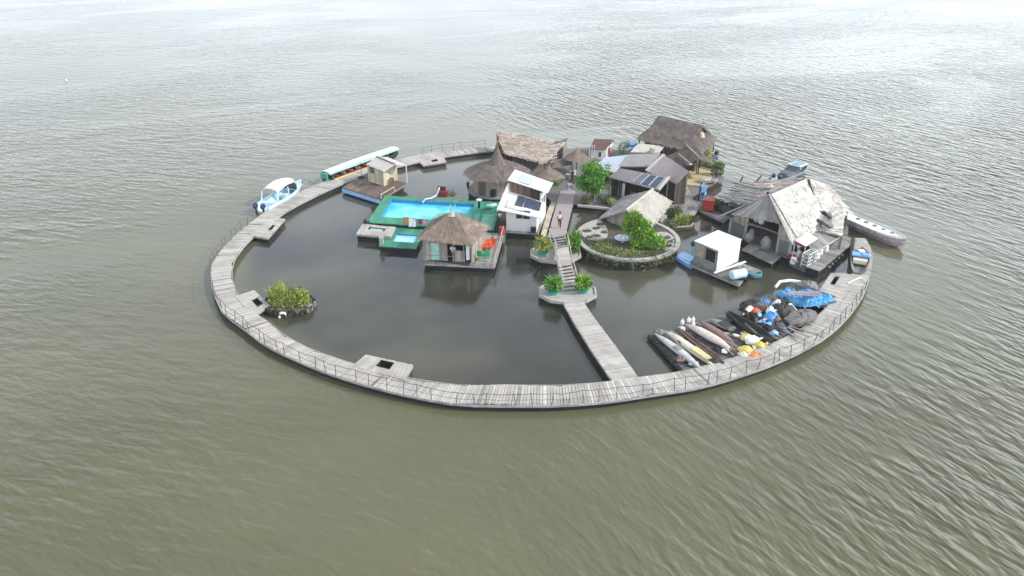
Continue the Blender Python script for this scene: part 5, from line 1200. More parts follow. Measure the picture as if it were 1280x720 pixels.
for i, (px, py, m_, lab) in enumerate(((1020, 324, 'foam_white', 'white drum on the deck right of the pipe rack'), (1024, 319, 'white_bag', 'cream drum under the lean to roof'), (1031, 315, 'foam_white', 'white drum lying by the gangway beyond the others'), (1002, 325, 'grey_board', 'grey drum between engine and pipe rack'))):
    p = P(px, py, .6); t = thing('drum', lab, 'drum', p, 0, 'drums on the shed deck'); mb = MB(); mb.lathe((0, 0, 0), [(.25, 0), (.28, .1), (.28, .6), (.2, .7)], 10); mb.build('body', m_, t, local=True); mb = MB(); mb.lathe((0, 0, .7), [(.1, 0), (.1, .07)], 8); mb.build('lid', 'float_dark', t, local=True)
for i in range(5):
    p = P(1026 + i * 4.0, 331 - i * 3.6, .25); t = thing('float_log', 'short pale log lying across the dark floats beside the gangway', 'log', p, R(-40), 'logs beside the gangway'); mb = MB(); mb.tube([(-.9, 0, 0), (0, 0, .04), (.9, 0, 0)], .12, 7); mb.build('bole', 'plank' if i % 2 else 'pole_wood', t, local=True)
# low open pole roofs left of the shed
for lab, m_, quad in (('low drooping roof of long grey palm poles behind the red crate', 'thatch_grey_and_shaded', [(917, 226, 2.7), (966, 236, 2.7), (948, 257, 2.0), (892, 247, 1.9)]), ('low rear roof of grey palm poles leading towards the blue boat', 'thatch_pink', [(941, 228, 2.5), (1004, 222, 3.1), (968, 240, 2.8), (946, 250, 2.2)])):
    q = zq(quad); t = thing('pole_roof', lab, 'shelter', lift(sum(q, Vector()) / 4, .6))
    mb = MB(); mb.raw = True; mb.slab(q, .06)
    for i in range(70):
        u = U(0, 1); a, b_ = q[0].lerp(q[3], u), q[1].lerp(q[2], u + U(-.05, .05)); s0, s1 = sorted((U(0, 1), U(0, 1))); s1 = max(s1, s0 + .3)
        mb.beam(a.lerp(b_, s0) + V(0, 0, U(.02, .12)), a.lerp(b_, min(1.05, s1)) + V(0, 0, U(.02, .12)), U(.07, .16), .06)
    mb.strips(*q, 160, .6, .1, .05); mb.build('roof', m_, t); frame(t, q, .4, 'bark', .06)
    if 'red crate' in lab: mb = MB(); c = sum(q, Vector()) / 4; mb.slab([lift(c + (x - c) * .9, .55) for x in q], .8); mb.build('deck', 'wall_dark', t)
for (a, b_, lab) in (((925, 228), (927, 221), 'upright dark mooring stake behind the low pole roof, nearer the crate'), ((944, 229), (949, 219), 'slanting dark mooring stake behind the low pole roof, nearer the blue boat')):
    p = P(*a, .1); mb = MB(); q = p + V((b_[0] - a[0]) * .13, 0, 0); q.z = ZT(p, b_[1]); mb.tube([p, q], [.12, .08], 6); one(mb, 'mooring_stake', 'bark', lab, 'stake')
clutter('coil_of_rope', 'heap of cream coloured rope on the rear pole roof', 'rope', P(960, 233, 3.0), [('coil', 'kayak_cream', lambda m: [m.tube([(.45 * math.cos(a) * s, .3 * math.sin(a) * s, .1 * k) for a in np.linspace(0, 6.2, 14)], .06, 5) for k, s in enumerate((1.2, 1, .8))])])
clutter('straw_heap', 'heap of pale dry straw at the edge of the sand terrace', 'straw heap', P(885, 228, .62), [('straw', 'thatch_pale_and_lit', lambda m: (setattr(m, 'raw', True), [m.beam((U(-1.3, 1.3), U(-.6, .6), U(.05, .4)), (U(-1.5, 1.5), U(-.7, .7), U(.05, .5)), .07, .04) for _ in range(60)]))])
# red crate, engine machine, dark boat in front of pole roof
t = thing('red_crate', 'big red crate on the dark deck beside the grey landing', 'crate', P(885, 262, .6), R(-20))
mb = MB(); mb.box((0, 0, .6), (1.15, 1.1, 1.1)); mb.build('box', 'red', t, local=True); mb = MB(); mb.box((0, 0, 1.18), (1.22, 1.17, .07)); mb.build('lid', 'red_dark', t, local=True)
t = thing('motor_tricycle', 'blue and white motor cart standing behind the red crate', 'motor cart', P(878, 249, .6), R(70))
mb = MB(); mb.box((.1, 0, .55), (1.0, .6, .3)); mb.box((.45, 0, .95), (.25, .55, .9), ry=.2); mb.build('body', 'light_blue', t, local=True)
mb = MB(); mb.box((-.35, 0, .75), (.6, .4, .14)); mb.build('seat', 'navy', t, local=True)
mb = MB(); mb.box((.5, 0, 1.35), (.1, .7, .25), ry=.3); mb.build('windscreen', 'white_boat', t, local=True)
for x, y in ((.6, 0), (-.4, .4), (-.4, -.4)):
    mb = MB(); mb.tube([(x, y - .07, .28), (x, y + .07, .28)], .28, 12); o = mb.build('wheel', 'tyre', t, local=True); mb = MB(); mb.tube([(x, y - .075, .28), (x, y + .075, .28)], .12, 10); mb.build('rim', 'alu', o, local=True)
mb = MB(); mb.tube([(.5, -.35, 1.2), (.42, 0, 1.12), (.5, .35, 1.2)], .025, 6); mb.build('handlebar', 'black_plastic', t, local=True)
dk = thing('dark_pontoon', 'dark low pontoon carrying the red crate and heaps of dark nets', 'pontoon', P(892, 265, .5)); raft(dk, zq([(862, 257, .55), (905, 277, .55), (925, 258, .55), (875, 243, .55)]), .55, 16, 'plank_dark')
for px, py, s, lab, m_ in ((900, 262, .6, 'dark net heap just right of the red crate', 'float_dark'), (908, 266, .7, 'black net heap nearest the boat shed', 'canoe_black'), (895, 255, .5, 'olive net heap behind the red crate', 'leaf_dry')):
    mb = MB(); p = P(px, py, .6); mb.blob(p + V(0, 0, .3), (s * 1.2, s, .5), .25); mb.blob(p + V(.5, .1, .25), (s * .7, s * .7, .4), .3); one(mb, 'net_heap', m_, lab, 'nets')
# ================================================================== boats
def hull(mb, L2, W2, H2, bow=.4, stern=.75, th=.07, sheer=.25, floor=.12, n=16, bottom=.55):
    out, inn = [], []
    for i in range(n + 1):
        f = i / n; x = (f - .5) * L2
        k = min(1, stern + (1 - stern) * (f / .35)) if f < .35 else (1 if f < 1 - bow else max(.02, 1 - ((f - 1 + bow) / bow) ** 2.0))
        w_ = W2 / 2 * k; zt = H2 + sheer * max(0, f - .45) ** 2 * 3; zb = .02 + (H2 * .5) * max(0, (f - .8) / .2) ** 2
        out.append([(x, -w_, zt), (x, -w_ * .96, zt * .6 + zb * .4), (x, -w_ * bottom, zb), (x, w_ * bottom, zb), (x, w_ * .96, zt * .6 + zb * .4), (x, w_, zt)])
        wi = max(.005, w_ - th); zf = max(floor, zb + .08); inn.append([(x, -wi, zt), (x, -wi * .95, zt * .6 + zf * .4), (x, -wi * bottom, zf), (x, wi * bottom, zf), (x, wi * .95, zt * .6 + zf * .4), (x, wi, zt)])
    rings = [o + i_[::-1] for o, i_ in zip(out, inn)]
    mb.loft([[Vector(p) for p in r] for r in rings], cap=True)
    return out
# cabin speedboat
t, Ls = boat_at('cabin_boat', 'pale cyan motorboat with a white canopy and two dark outboards at the ring', 'boat', P(327, 264, .3), P(377, 233.5, .3), .0)
mb = MB(); hull(mb, Ls, 2.3, .85, .5, .85, .09, .4, .25); mb.build('hull', 'ice_blue', t, local=True)
mb = MB(); mb.box((Ls * .30, 0, .86), (Ls * .2, 1.3, .1)); mb.blob((Ls * .33, 0, .85), (Ls * .14, .75, .2), .03); mb.build('foredeck', 'ice_blue', t, local=True)
mb = MB(); rings = []
for i in range(9):
    f = i / 8; x = -Ls * .26 + f * Ls * .46; zc = 2.15 + .28 * math.sin(math.pi * f); w_ = 1.0 * (1 if f < .8 else 1 - (f - .8) * 1.2)
    rings.append([V(x, w_ * math.cos(a), zc - .35 + .42 * math.sin(a)) for a in np.linspace(0, math.pi, 9)] + [V(x, w_ * .94 * math.cos(a), zc - .4 + .42 * math.sin(a)) for a in np.linspace(math.pi, 0, 9)])
mb.loft(rings); mb.build('canopy', 'white_boat', t, local=True, smooth=True)
mb = MB()
for x in (-Ls * .26, -Ls * .02, Ls * .2):
    for s in (-1, 1): mb.beam((x - (.35 if x < -1 else 0), s * 1.02, .8), (x, s * .98, 1.85), .12, .09)
mb.build('canopy_frame', 'ice_blue', t, local=True)
mb = MB(); mb.hexa([V(Ls * .2, -.95, .9), V(Ls * .24, -.95, .9), V(Ls * .24, .95, .9), V(Ls * .2, .95, .9)], [V(Ls * .16, -.9, 1.8), V(Ls * .18, -.9, 1.8), V(Ls * .18, .9, 1.8), V(Ls * .16, .9, 1.8)]); mb.build('windscreen', 'glass_dark', t, local=True)
for c_, s_ in (((-Ls * .02, .4, .6), (.6, .6, .7)), ((-Ls * .02, -.5, .6), (.6, .5, .7)), ((-Ls * .3, 0, .5), (.5, 1.8, .5))): mb = MB(); mb.box(c_, s_); mb.build('seat', 'ice_blue', t, local=True)
for s in (-.45, .45):
    mb = MB(); mb.blob((-Ls / 2 - .3, s, 1.0), (.38, .26, .34), .05); o = mb.build('outboard', 'navy', t, local=True); mb = MB(); mb.box((-Ls / 2 - .28, s, .4), (.2, .14, 1.1)); mb.build('leg', 'black_plastic', o, local=True)
# long passenger boat
t, Ls = boat_at('passenger_boat', 'long narrow passenger boat with a white and teal roof and yellow side stripe', 'boat', P(407, 226, .4), P(498, 193, .4), .0)
mb = MB(); hull(mb, Ls * .99, 2.0, .7, .3, .7, .09, .5, .15); mb.build('hull', 'wall_dark', t, local=True)
for s in (-1, 1):
    mb = MB(); mb.beam((-Ls * .46, s * .95, .5), (Ls * .22, s * 1.0, .5), .08, .34); mb.build('side_stripe', 'yellow_hull', t, local=True)
mb = MB(); rings = []
for i in range(13):
    f = i / 12; x = -Ls * .49 + f * Ls * .95; z = 1.42 + .12 * math.sin(f * 3)
    rings.append([V(x, .62 * math.cos(a), z + .14 * math.sin(a)) for a in np.linspace(0, math.pi, 7)] + [V(x, .58 * math.cos(a), z - .05 + .12 * math.sin(a)) for a in np.linspace(math.pi, 0, 7)])
mb.loft(rings); rf = mb.build('roof', 'white_boat', t, local=True)
mb = MB()
for s in (-1, 1): mb.beam((-Ls * .49, s * .64, 1.32), (Ls * .46, s * .64, 1.38), .05, .26)
mb.build('fascia', 'teal_pale', rf, local=True)
mb = MB()
for i in range(7):
    for s in (-1, 1): mb.tube([(-Ls * .46 + i * Ls * .15, s * .9, .6), (-Ls * .46 + i * Ls * .15, s * .6, 1.3)], .04, 5)
mb.build('roof_post', 'teal', t, local=True)
for i in range(7):
    mb = MB(); mb.box((-Ls * .36 + i * Ls * .1, 0, .55), (.35, 1.5, .08)); mb.build('bench', 'red_dark', t, local=True)
for i in range(5):
    mb = MB(); mb.blob((-Ls * .3 + i * Ls * .1, -.35, .72), (.3, .3, .15), .2); mb.build('life_jacket', 'red', t, local=True)
mb = MB(); mb.box((-Ls * .51, 0, 1.0), (.15, 1.1, .7)); mb.build('stern_board', 'teal', t, local=True)
# white long boat
t, Ls = boat_at('white_long_boat', 'white open long boat with a stained pink hull moored at the far right', 'boat', P(1050, 274, .3), P(1131, 309, .3), .0)
mb = MB(); hull(mb, Ls, 1.9, .95, .3, .85, .1, .15, .45); mb.build('hull', 'maroon_hull', t, local=True)
mb = MB(); mb.slab([(-Ls * .48, -.86, .99), (Ls * .2, -.9, .99), (Ls * .36, -.66, 1.0), (Ls * .47, -.12, 1.06), (Ls * .47, .12, 1.06), (Ls * .36, .66, 1.0), (Ls * .2, .9, .99), (-Ls * .48, .86, .99)], .05); mb.build('deck', 'white_boat', t, local=True)
for i in range(5):
    mb = MB(); mb.box((-Ls * .25 + i * Ls * .13, .25, 1.06), (.35, .3, .1)); mb.build('hatch', 'grey_board', t, local=True)
mb = MB()
for s in (-1, 1): mb.tube([(-Ls * .48, s * .9, 1.05), (Ls * .1, s * .95, 1.05), (Ls * .3, s * .78, 1.1), (Ls * .48, s * .06, 1.2)], .06, 6)
mb.build('gunwale', 'white_paint', t, local=True)
# blue boat at the back
t, Ls = boat_at('blue_boat', 'blue and white boat with a sloping windscreen moored behind the boat shed', 'boat', P(963, 229, .3), P(1009, 211, .3), .0)
mb = MB(); hull(mb, max(Ls, 5.5), 1.8, .65, .4, .8); mb.build('hull', 'boat_slate', t, local=True)
mb = MB(); mb.hexa([V(-1.2, -.85, .85), V(.9, -.85, .85), V(.9, .85, .85), V(-1.2, .85, .85)], [V(-.2, -.7, 1.0), V(.9, -.8, 1.4), V(.9, .8, 1.4), V(-.2, .7, 1.0)]); mb.build('windscreen', 'leaf_dark' if 0 else 'glass_dark', t, local=True)
mb = MB(); mb.box((1.75, 0, 1.42), (1.9, 1.6, .08)); mb.build('roof', 'white_boat', t, local=True)
mb = MB(); mb.box((1.75, 0, 1.49), (1.4, 1.15, .06)); mb.build('roof_panel', 'blue_paint', t, local=True)
mb = MB(); [mb.tube([(x, y, .7), (x, y, 1.4)], .04, 5) for x in (.9, 2.6) for y in (-.8, .8)]; mb.build('roof_post', 'white_boat', t, local=True)
for s in (-.4, .4): mb = MB(); mb.blob((-3.0, s, .9), (.35, .25, .3), .08); mb.build('outboard', 'black_plastic', t, local=True)
# blue houseboat raft with cabin
hb = thing('houseboat', 'small cream cabin on a brown decked raft with light blue sides', 'houseboat', P(467, 234, .7))
q = zq([(428, 234, .75), (476, 249, .75), (509, 229, .75), (460, 215, .75)]); raft(hb, q, .75, 18, 'plank_brown', depth=.3, hull='float_dark', edge='plank_grey')
c = sum(q, Vector()) / 4; mb = MB()
for i in (0, 3): mb.beam(q[i] - V(0, 0, .38) + (c - q[i]) * .0, q[(i + 1) % 4] - V(0, 0, .38), .22, .36)
mb.build('pontoon', 'light_blue', hb)
mb = MB(); mb.slab([c + (x - c) * .88 - V(0, 0, .35) for x in q], .6); mb.build('float', 'float_dark', hb)
w0, w1, w2 = P(461, 226, .78), P(480, 232.5, .78), P(497, 224.5, .78); w3 = w0 + (w2 - w1)
for a, b_ in ((w0, w1), (w1, w2), (w2, w3), (w3, w0)): wall(hb, a, b_, .76, 2.95, 'cane_wall', boards=10)
opening(hb, w0, w1, .15, .45, 1.9, 2.6, -1, 'window', 'wall_brown'); 
mb = MB(); d = (w2 - w1); nrm = V(d.y, -d.x, 0).normalized(); pts = []
for k in range(9): a = math.pi * k / 8; pts.append(w1 + d * (.45 - .26 * math.cos(a)) + V(0, 0, .02 + .75 * math.sin(a)) + nrm * .07)
mb.add(pts + [x + nrm * .03 for x in pts], [tuple(range(9)), tuple(range(17, 8, -1))] + [(i, i + 1, 10 + i, 9 + i) for i in range(8)]); ar = mb.build('arch_opening', 'wall_brown', hb)
mb = MB(); mb.tube([x + nrm * .03 for x in pts], .06, 5); mb.build('arch_frame', 'cane_wall', ar)
e0, e1, e2, e3 = P(458, 205, 2.95), P(480, 214.5, 2.95), P(507.5, 206, 2.95), P(484, 196, 2.95)
r0, r1 = e0.lerp(e3, .5) + V(0, 0, .45), e1.lerp(e2, .5) + V(0, 0, .45)
mb = MB(); mb.planks(r0, r1, e1, e0, 10, .06, .01, ends=.02); mb.planks(r1, r0, e3, e2, 10, .06, .01, ends=.02); mb.build('roof', 'roof_tan', hb)
mb = MB(); mb.beam(r0 + V(0, 0, .05), r1 + V(0, 0, .05), .12, .08); mb.build('ridge', 'plank_brown', hb)
pz = P(508, 229, .75); post(hb, lift(e2, 0), .75, 2.9, .06, 'white_paint'); post(hb, lift(e2.lerp(e3, .9), 0), .75, 2.9, .06, 'white_paint')
mb = MB(); mb.tube([q[1] + V(0, 0, .5), q[1].lerp(q[2], .5) + V(0, 0, .5)], .05, 6); [mb.tube([q[1].lerp(q[2], f), q[1].lerp(q[2], f) + V(0, 0, .5)], .05, 6) for f in (.02, .5)]; mb.build('rail', 'cane_wall', hb)
p = P(452, 222, .8); mb = MB(); mb.tube([p, p + V(0, 0, 2.0)], .03, 5); mb.lathe(p, [(.5, 0), (.3, .15), (.08, .25)], 8); one(mb, 'mooring_post', 'float_dark', 'thin dark mooring post on a dark heap at the far edge of the houseboat deck', 'post')
# white cabin raft
wr = thing('cabin_raft', 'dark raft with a bright white box cabin in front of the boat shed', 'cabin raft', P(895, 335, .6))
q = zq([(862, 330, .6), (924, 356, .6), (938, 336, .6), (893, 312, .6)]); raft(wr, q, .6, 20, 'plank_dark', depth=.8)
b0, b1, b2 = P(866.5, 327.5, .62), P(894.5, 340, .62), P(922, 326, .62); b3 = b0 + (b2 - b1)
zc = ZT(b1, 313.5)
wall(wr, b0, b1, .62, zc, 'grey_board', 'front_wall', .08); 
for a, b_, nm in ((b1, b2, 'side_wall'), (b2, b3, 'rear_wall'), (b3, b0, 'side_wall')): wall(wr, a, b_, .62, zc, 'white_cabin', nm, .1)
cn = (b0 + b2) / 2
mb = MB(); mb.slab([lift(cn + (x - cn) * 1.05, zc + .07) for x in (b0, b1, b2, b3)], .08); mb.build('roof', 'white_cabin', wr)
opening(wr, b0, b1, .5, .94, 1.4, 2.55, -1, 'window', 'interior_shade', 'plank_grey', 'window_frame'); opening(wr, b0, b1, .06, .42, 1.4, 2.55, -1, 'shutter', 'reed_wall')
mb = MB(); mb.beam(P(893, 341, .95), P(932, 327, 1.3), .16, .1); mb.build('boom', 'white_bag', wr)
t = thing('blue_pontoon', 'long bright blue pontoon float at the left end of the white cabin raft', 'pontoon', P(853, 328, .1))
mb = MB(); a, b_ = P(845, 322.5, .25), P(866, 335, .25); mb.tube([a, a.lerp(b_, .04), b_.lerp(a, .04), b_], [.15, .24, .24, .15], 10); mb.build('tube', 'blue_paint', t)
mb = MB(); mb.slab(zq([(846, 320, .5), (863, 327, .5), (869, 321, .5), (853, 314, .5)]), .25); mb.build('deck', 'light_blue', t)
mb = MB(); mb.beam(a + V(.05, -.2, .2), b_ + V(.05, -.2, .2), .1, .06); mb.build('stripe', 'white_boat', t)
p = P(865, 317, .6); clutter('outboard_engine', 'navy outboard engine upright at the left of the white cabin', 'engine', p, [('cowl', 'navy', lambda m: m.blob((0, 0, 1.0), (.22, .25, .28), .08)), ('leg', 'cyan_paint', lambda m: m.box((0, 0, .4), (.15, .18, .9)))])
clutter('cyan_barrel', 'pale cyan plastic barrel lying at the right end of the cabin raft', 'barrel', P(922, 348, .62), [('body', 'ice_blue', lambda m: m.tube([(-.75, 0, .42), (-.65, 0, .42), (.65, 0, .42), (.75, 0, .42)], [.3, .42, .42, .3], 12)), ('cap', 'float_dark', lambda m: m.tube([(.75, 0, .5), (.85, 0, .5)], .12, 8))], .35)
for k, x in ((0, 0), (2, .3), (4, .1)):
    clutter('fender', 'old black tyre hanging off the right end of the cabin raft', 'tyre', P(928, 356, .1) + V(x - .1 * k * math.sin(.5), .1 * k * math.cos(.5), 0), [('rubber', 'tyre', lambda m: m.tube([(.32 * math.cos(a), 0, .35 + .32 * math.sin(a)) for a in np.linspace(0, 6.28, 13)], .12, 6))], .5, 'old tyres on the cabin raft')
t, Ls = boat_at('blue_canoe', 'blue hulled punt with a plank deck moored behind the cyan barrel', 'boat', P(918, 334, .2), P(951, 347, .2), 0)
mb = MB(); hull(mb, Ls * 1.05, 1.25, .55, .25, .9, .08, .05, .2); mb.build('hull', 'cyan_paint', t, local=True); mb = MB(); mb.planks((-Ls * .5, -.5, .6), (Ls * .36, -.5, .6), (Ls * .36, .5, .6), (-Ls * .5, .5, .6), 10, .05, .02); mb.build('deck', 'plank_grey', t, local=True); mb = MB(); mb.beam((-Ls * .5, -.62, .5), (Ls * .3, -.64, .5), .06, .14); mb.build('side_stripe', 'blue_paint', t, local=True)
# boat with a blue tarp on the right walk
t = thing('tarp_boat', 'small grey boat under a blue tarp drawn up on the right hand walkway', 'boat', P(1074, 330, .58), math.atan2(*(lambda d: (d.y, d.x))(P(1077, 305, .58) - P(1071, 345, .58))))
mb = MB(); hull(mb, 4.6, 1.6, .6, .35, .8); mb.build('hull', 'grey_board', t, local=True)
mb = MB(); mb.box((.3, 0, .8), (1.2, 1.5, .12), ry=.12); mb.box((.3, -.3, .9), (1.0, .5, .1), ry=.1, rz=.2); mb.build('tarp', 'blue_paint', t, local=True)
mb = MB(); mb.box((-.65, 0, .55), (.6, 1.2, .35)); mb.build('cargo', 'kayak_cream', t, local=True); mb = MB(); mb.box((-.2, 0, .68), (.25, 1.35, .2)); mb.build('thwart', 'red_dark', t, local=True); mb = MB(); mb.box((1.4, 0, .68), (.6, .5, .25), .4); mb.build('bundle', 'white_bag', t, local=True)
mb = MB(); a, b_ = P(1066, 300, .5), P(1062, 343, .5); mb.beam(a, b_, .3, .5); one(mb, 'dark_fender', 'float_dark', 'long black fender along the inner edge of the right hand walkway', 'fender')
mb = MB(); p = P(1066, 352, .6); a = P(1088, 322, .6); mb.tube([P(1060, 354, .62), P(1070, 349, .75), P(1077, 347, .65), P(1084, 352, .7)], .05, 6); one(mb, 'loose_pipe', 'white_bag', 'pale bent pipe lying across the right hand walkway', 'pipe')
# ================================================================== reed islet
rp = P(362, 384, 0); t = thing('reed_islet', 'small floating islet of bright yellow green reeds ringed with tyres', 'islet', rp)
mb = MB(); rr = lambda a, s: (2.0 * s * math.cos(a), 1.75 * s * math.sin(a))
mb.loft([[Vector((*rr(k * .31416, s), z)) for k in range(20)] for s, z in ((1, -.3), (1.02, .25), (.9, .42), (.3, .5))]); mb.build('soil', 'soil', t, local=True)
for k in range(16):
    a = k * 2 * math.pi / 16 + U(-.1, .1); x, y = rr(a, 1.04); mb = MB(); r_ = U(.24, .34)
    mb.tube([Vector((x, y, .12 + (.12 if k % 2 else 0))) + Vector((-math.sin(a) * math.cos(b_) * r_, math.cos(a) * math.cos(b_) * r_, math.sin(b_) * r_)) for b_ in np.linspace(0, 6.283, 12)], .1, 6); mb.build('tyre' if k % 3 else 'rim_float', 'tyre' if k % 3 else 'grey_board' if k != 12 else 'white_bag', t, local=True)
mb = MB(); mb.raw = True
blades(mb, V(-.75, .35, .4), .9, 300, 1.7, .025, lean=.5); leaves(mb, [(V(-.8, .3, 1.0), (.9, .75, .7)), (V(-.2, -.4, .8), (1.1, .7, .5))], 1500, .15); mb.build('tall_reeds', 'leaf_yellow', t, local=True)
mb = MB(); mb.raw = True; blades(mb, V(.8, .1, .4), .8, 200, 1.1, .025, lean=.6); leaves(mb, [(V(.8, .3, .9), (.8, .7, .6)), (V(1.1, -.4, .6), (.6, .5, .4))], 900, .15); mb.build('short_reeds', 'leaf_yellow', t, local=True)
mb = MB(); mb.raw = True; leaves(mb, [(V(-.3, -1.1, .6), (1.0, .5, .5)), (V(.6, .9, .9), (.7, .4, .6))], 700, .15); mb.build('dry_reeds', 'leaf_dry', t, local=True)
# ================================================================== junk raft with canoes
jr = thing('canoe_raft', 'low raft of black floats carrying old canoes along the inside of the ring', 'raft', P(880, 430, .2))
q = zq([(814, 419, .26), (856, 466, .26), (962, 430, .26), (905, 393, .26)])
mb = MB(); mb.planks(*q, 30, .06, .05, ends=.2); mb.build('deck', 'plank_dark', jr); mb = MB(); c = sum(q, Vector()) / 4; mb.slab([c + (x - c) * .97 - V(0, 0, .08) for x in q], .5); mb.build('float', 'float_dark', jr)
for k in range(12):
    p = q[0].lerp(q[1], (k + .5) / 12); mb = MB(); mb.blob(p + V(-.15, -.1, -.05), (.28, .24, .24), .15, 8, 5); mb.build('float_bottle', 'float_dark' if k % 4 else 'wall_dark', jr)
def canoe(a, b_, W2, H2, m, lab, z=.32, open_=False, patch=None):
    t, L2 = boat_at('old_canoe', lab, 'canoe', P(*a, z + .2), P(*b_, z + .2), z, 'old canoes laid out on the raft')
    mb = MB()
    if open_: hull(mb, L2, W2, H2, .35, .3, .06, .1, .1)
    else: hull_closed(mb, L2, W2, H2)
    mb.build('hull', m, t, local=True, smooth=not open_)
    if patch:
        mb = MB(); mb.box((L2 * patch[1], 0, H2 + .02), (L2 * patch[2], W2 * .7, .06)); mb.build('patch', patch[0], t, local=True)
    return t
canoe((817.5, 415.5), (879, 462), .72, .42, 'kayak_white', 'white grey upturned canoe nearest the straight pier', patch=('grey_board', .0, .10))
canoe((830, 412), (895, 459), .8, .45, 'kayak_cream', 'cream canoe with a yellowish end, second from the straight pier', patch=('kayak_yellow', .22, .3))
canoe((857, 404), (917, 439), .95, .5, 'canoe_pink', 'broad pinkish white canoe in the middle of the raft')
canoe((873, 400), (921, 432), .8, .4, 'canoe_red', 'dark reddish brown canoe just beyond the pinkish white canoe')
canoe((846, 410), (905, 455), .5, .3, 'canoe_red', 'narrow brown dugout with a cracked side between the cream and the pink canoes', open_=True)
canoe((909, 394), (966, 431), 1.0, .6, 'canoe_black', 'long black wooden dugout along the dark edge of the raft', open_=True)
canoe((887, 398), (914, 412), .9, .4, 'grey_board', 'short grey canoe with a dark bundle on it near the water', patch=('canoe_black', .2, .4))
pole = None
for i in range(16):
    px, py = U(846, 915), U(418, 442); p = P(px, py, .5); a = R(-62) + U(-.2, .2); l = U(.8, 1.6)
    t = thing('loose_pole', 'thin weathered pole lying lengthwise among the canoes on the raft', 'pole', p, a, 'poles lying among the canoes'); mb = MB(); mb.tube([(-l, 0, 0), (0, 0, .05), (l, 0, 0)], .05, 6); mb.build('shaft', ('pole_wood', 'pole_dark', 'canoe_red')[i % 3], t, local=True)
for i, (px, py) in enumerate(((852.5, 406), (860.5, 403.5), (866, 403))):
    p = P(px, py, .3); t = thing('white_float', ['upright white float at the water edge of the raft, nearest the straight pier', 'upright white float in the middle of the three on the raft edge', 'upright white float nearest the brown canoe on the raft edge'][i], 'float', p, 0, 'white floats on the raft edge')
    mb = MB(); mb.lathe((0, 0, 0), [(.1, 0), (.15, .12), (.15, .3), (.06, .48), (.05, .55)], 9); mb.build('body', 'white_bag', t, local=True); mb = MB(); mb.lathe((0, 0, .55), [(.06, 0), (.06, .06)], 7); mb.build('cap', 'grey_board', t, local=True)
for i, (px, py, r_, m_, lab) in enumerate(((932, 425, .5, 'yellow_bag', 'yellow plastic sack at the back of the heap of sacks'), (939, 429, .62, 'white_bag', 'large white sack between the yellow sacks'), (949, 434, .45, 'yellow_bag', 'yellow plastic sack beside the black dugout'), (931, 441, .55, 'yellow_bag', 'yellow plastic sack lowest of the heap, nearest the railing'), (928, 446, .4, 'kayak_cream', 'small cream sack at the foot of the yellow sacks'), (942, 446, .4, 'cloth_orange', 'orange sack at the walkway edge beside the yellow sacks'))):
    p = P(px, py, .35); t = thing('sack', lab, 'sack', p, 0, 'sacks heaped on the raft'); mb = MB(); mb.blob((0, 0, r_ * .4), (r_ * 1.0, r_ * .8, r_ * .55), .2, 12, 8); mb.build('bag', m_, t, local=True); mb = MB(); mb.tube([(r_ * 1.0, 0, r_ * .6), (r_ * 1.4, .05, r_ * .8)], [.12, .04], 6); mb.build('neck', m_, t, local=True)
# second raft: nets, frame, tarp
j2 = thing('junk_raft', 'dark raft heaped with nets, poles and blue bundles beside the canoe raft', 'raft', P(975, 400, .2))
q = zq([(924, 395, .3), (972, 425, .3), (1020, 395, .3), (958, 370, .3)]); mb = MB(); mb.planks(*q, 22, .06, .03, ends=.15); mb.build('deck', 'plank_dark', j2); mb = MB(); c = sum(q, Vector()) / 4; mb.slab([c + (x - c) * .96 - V(0, 0, .08) for x in q], .5); mb.build('float', 'float_dark', j2)
canoe((928, 393), (951, 374), .6, .35, 'kayak_cream', 'pale cream board tilted at the water end of the junk raft', .75)
def heap(px, py, sx, sy, h, m_, name, lab, cat, j=.22, rz=0): 
    p = P(px, py, .35); t = thing(name, lab, cat, p, rz); mb = MB()
    mb.blob((0, 0, h * .35), (sx, sy, h * .65), j, 14, 8); mb.blob((sx * .4, sy * .2, h * .3), (sx * .6, sy * .6, h * .6), j, 10, 6); mb.build('heap', m_, t, local=True); return t
heap(940, 388, 1.1, .9, .9, 'canoe_black', 'net_heap', 'black heap of nets on the junk raft beside the cream board', 'nets')
heap(1000, 402, 1.6, 1.0, .8, 'plank_dark', 'net_heap', 'grey black heap of old nets against the ring walk', 'nets', .18, .5)
heap(976, 394, .9, .8, 1.0, 'canoe_black', 'net_heap', 'tall black heap of nets behind the blue bundle', 'nets')
heap(963, 403, .6, .55, .9, 'blue_paint', 'blue_bundle', 'round blue bundle in the middle of the junk raft', 'bundle')
heap(953, 386, .55, .5, .9, 'cloth_blue', 'blue_bundle', 'smaller dark blue bundle towards the water', 'bundle')
heap(970, 389, .4, .35, 1.0, 'foam_white', 'white_bundle', 'white bundle between the blue bundles and the tarp', 'bundle')
heap(961, 399, .32, .3, 1.15, 'foam_white', 'white_bundle', 'small white bundle lying on top of the round blue bundle', 'bundle')
heap(944, 396, .35, .3, .8, 'orange', 'orange_float', 'orange float among the black nets of the junk raft', 'float', .1)
for i in range(13):
    p = P(U(945, 1000), U(398, 420), .6); a = R(-48) + U(-.5, .3); l = U(.9, 1.9); t = thing('net_pole', 'grey pole lying across the nets of the junk raft', 'pole', p, a, 'poles lying on the junk raft'); mb = MB(); mb.tube([(-l, 0, 0), (l, 0, U(-.05, .2))], .05, 6); mb.build('shaft', ('pole_wood', 'plank', 'pole_dark')[i % 3], t, local=True)
t = thing('pipe_stand', 'bent white pipe frame standing between the nets and the blue tarp', 'frame', P(975, 392, .5)); mb = MB()
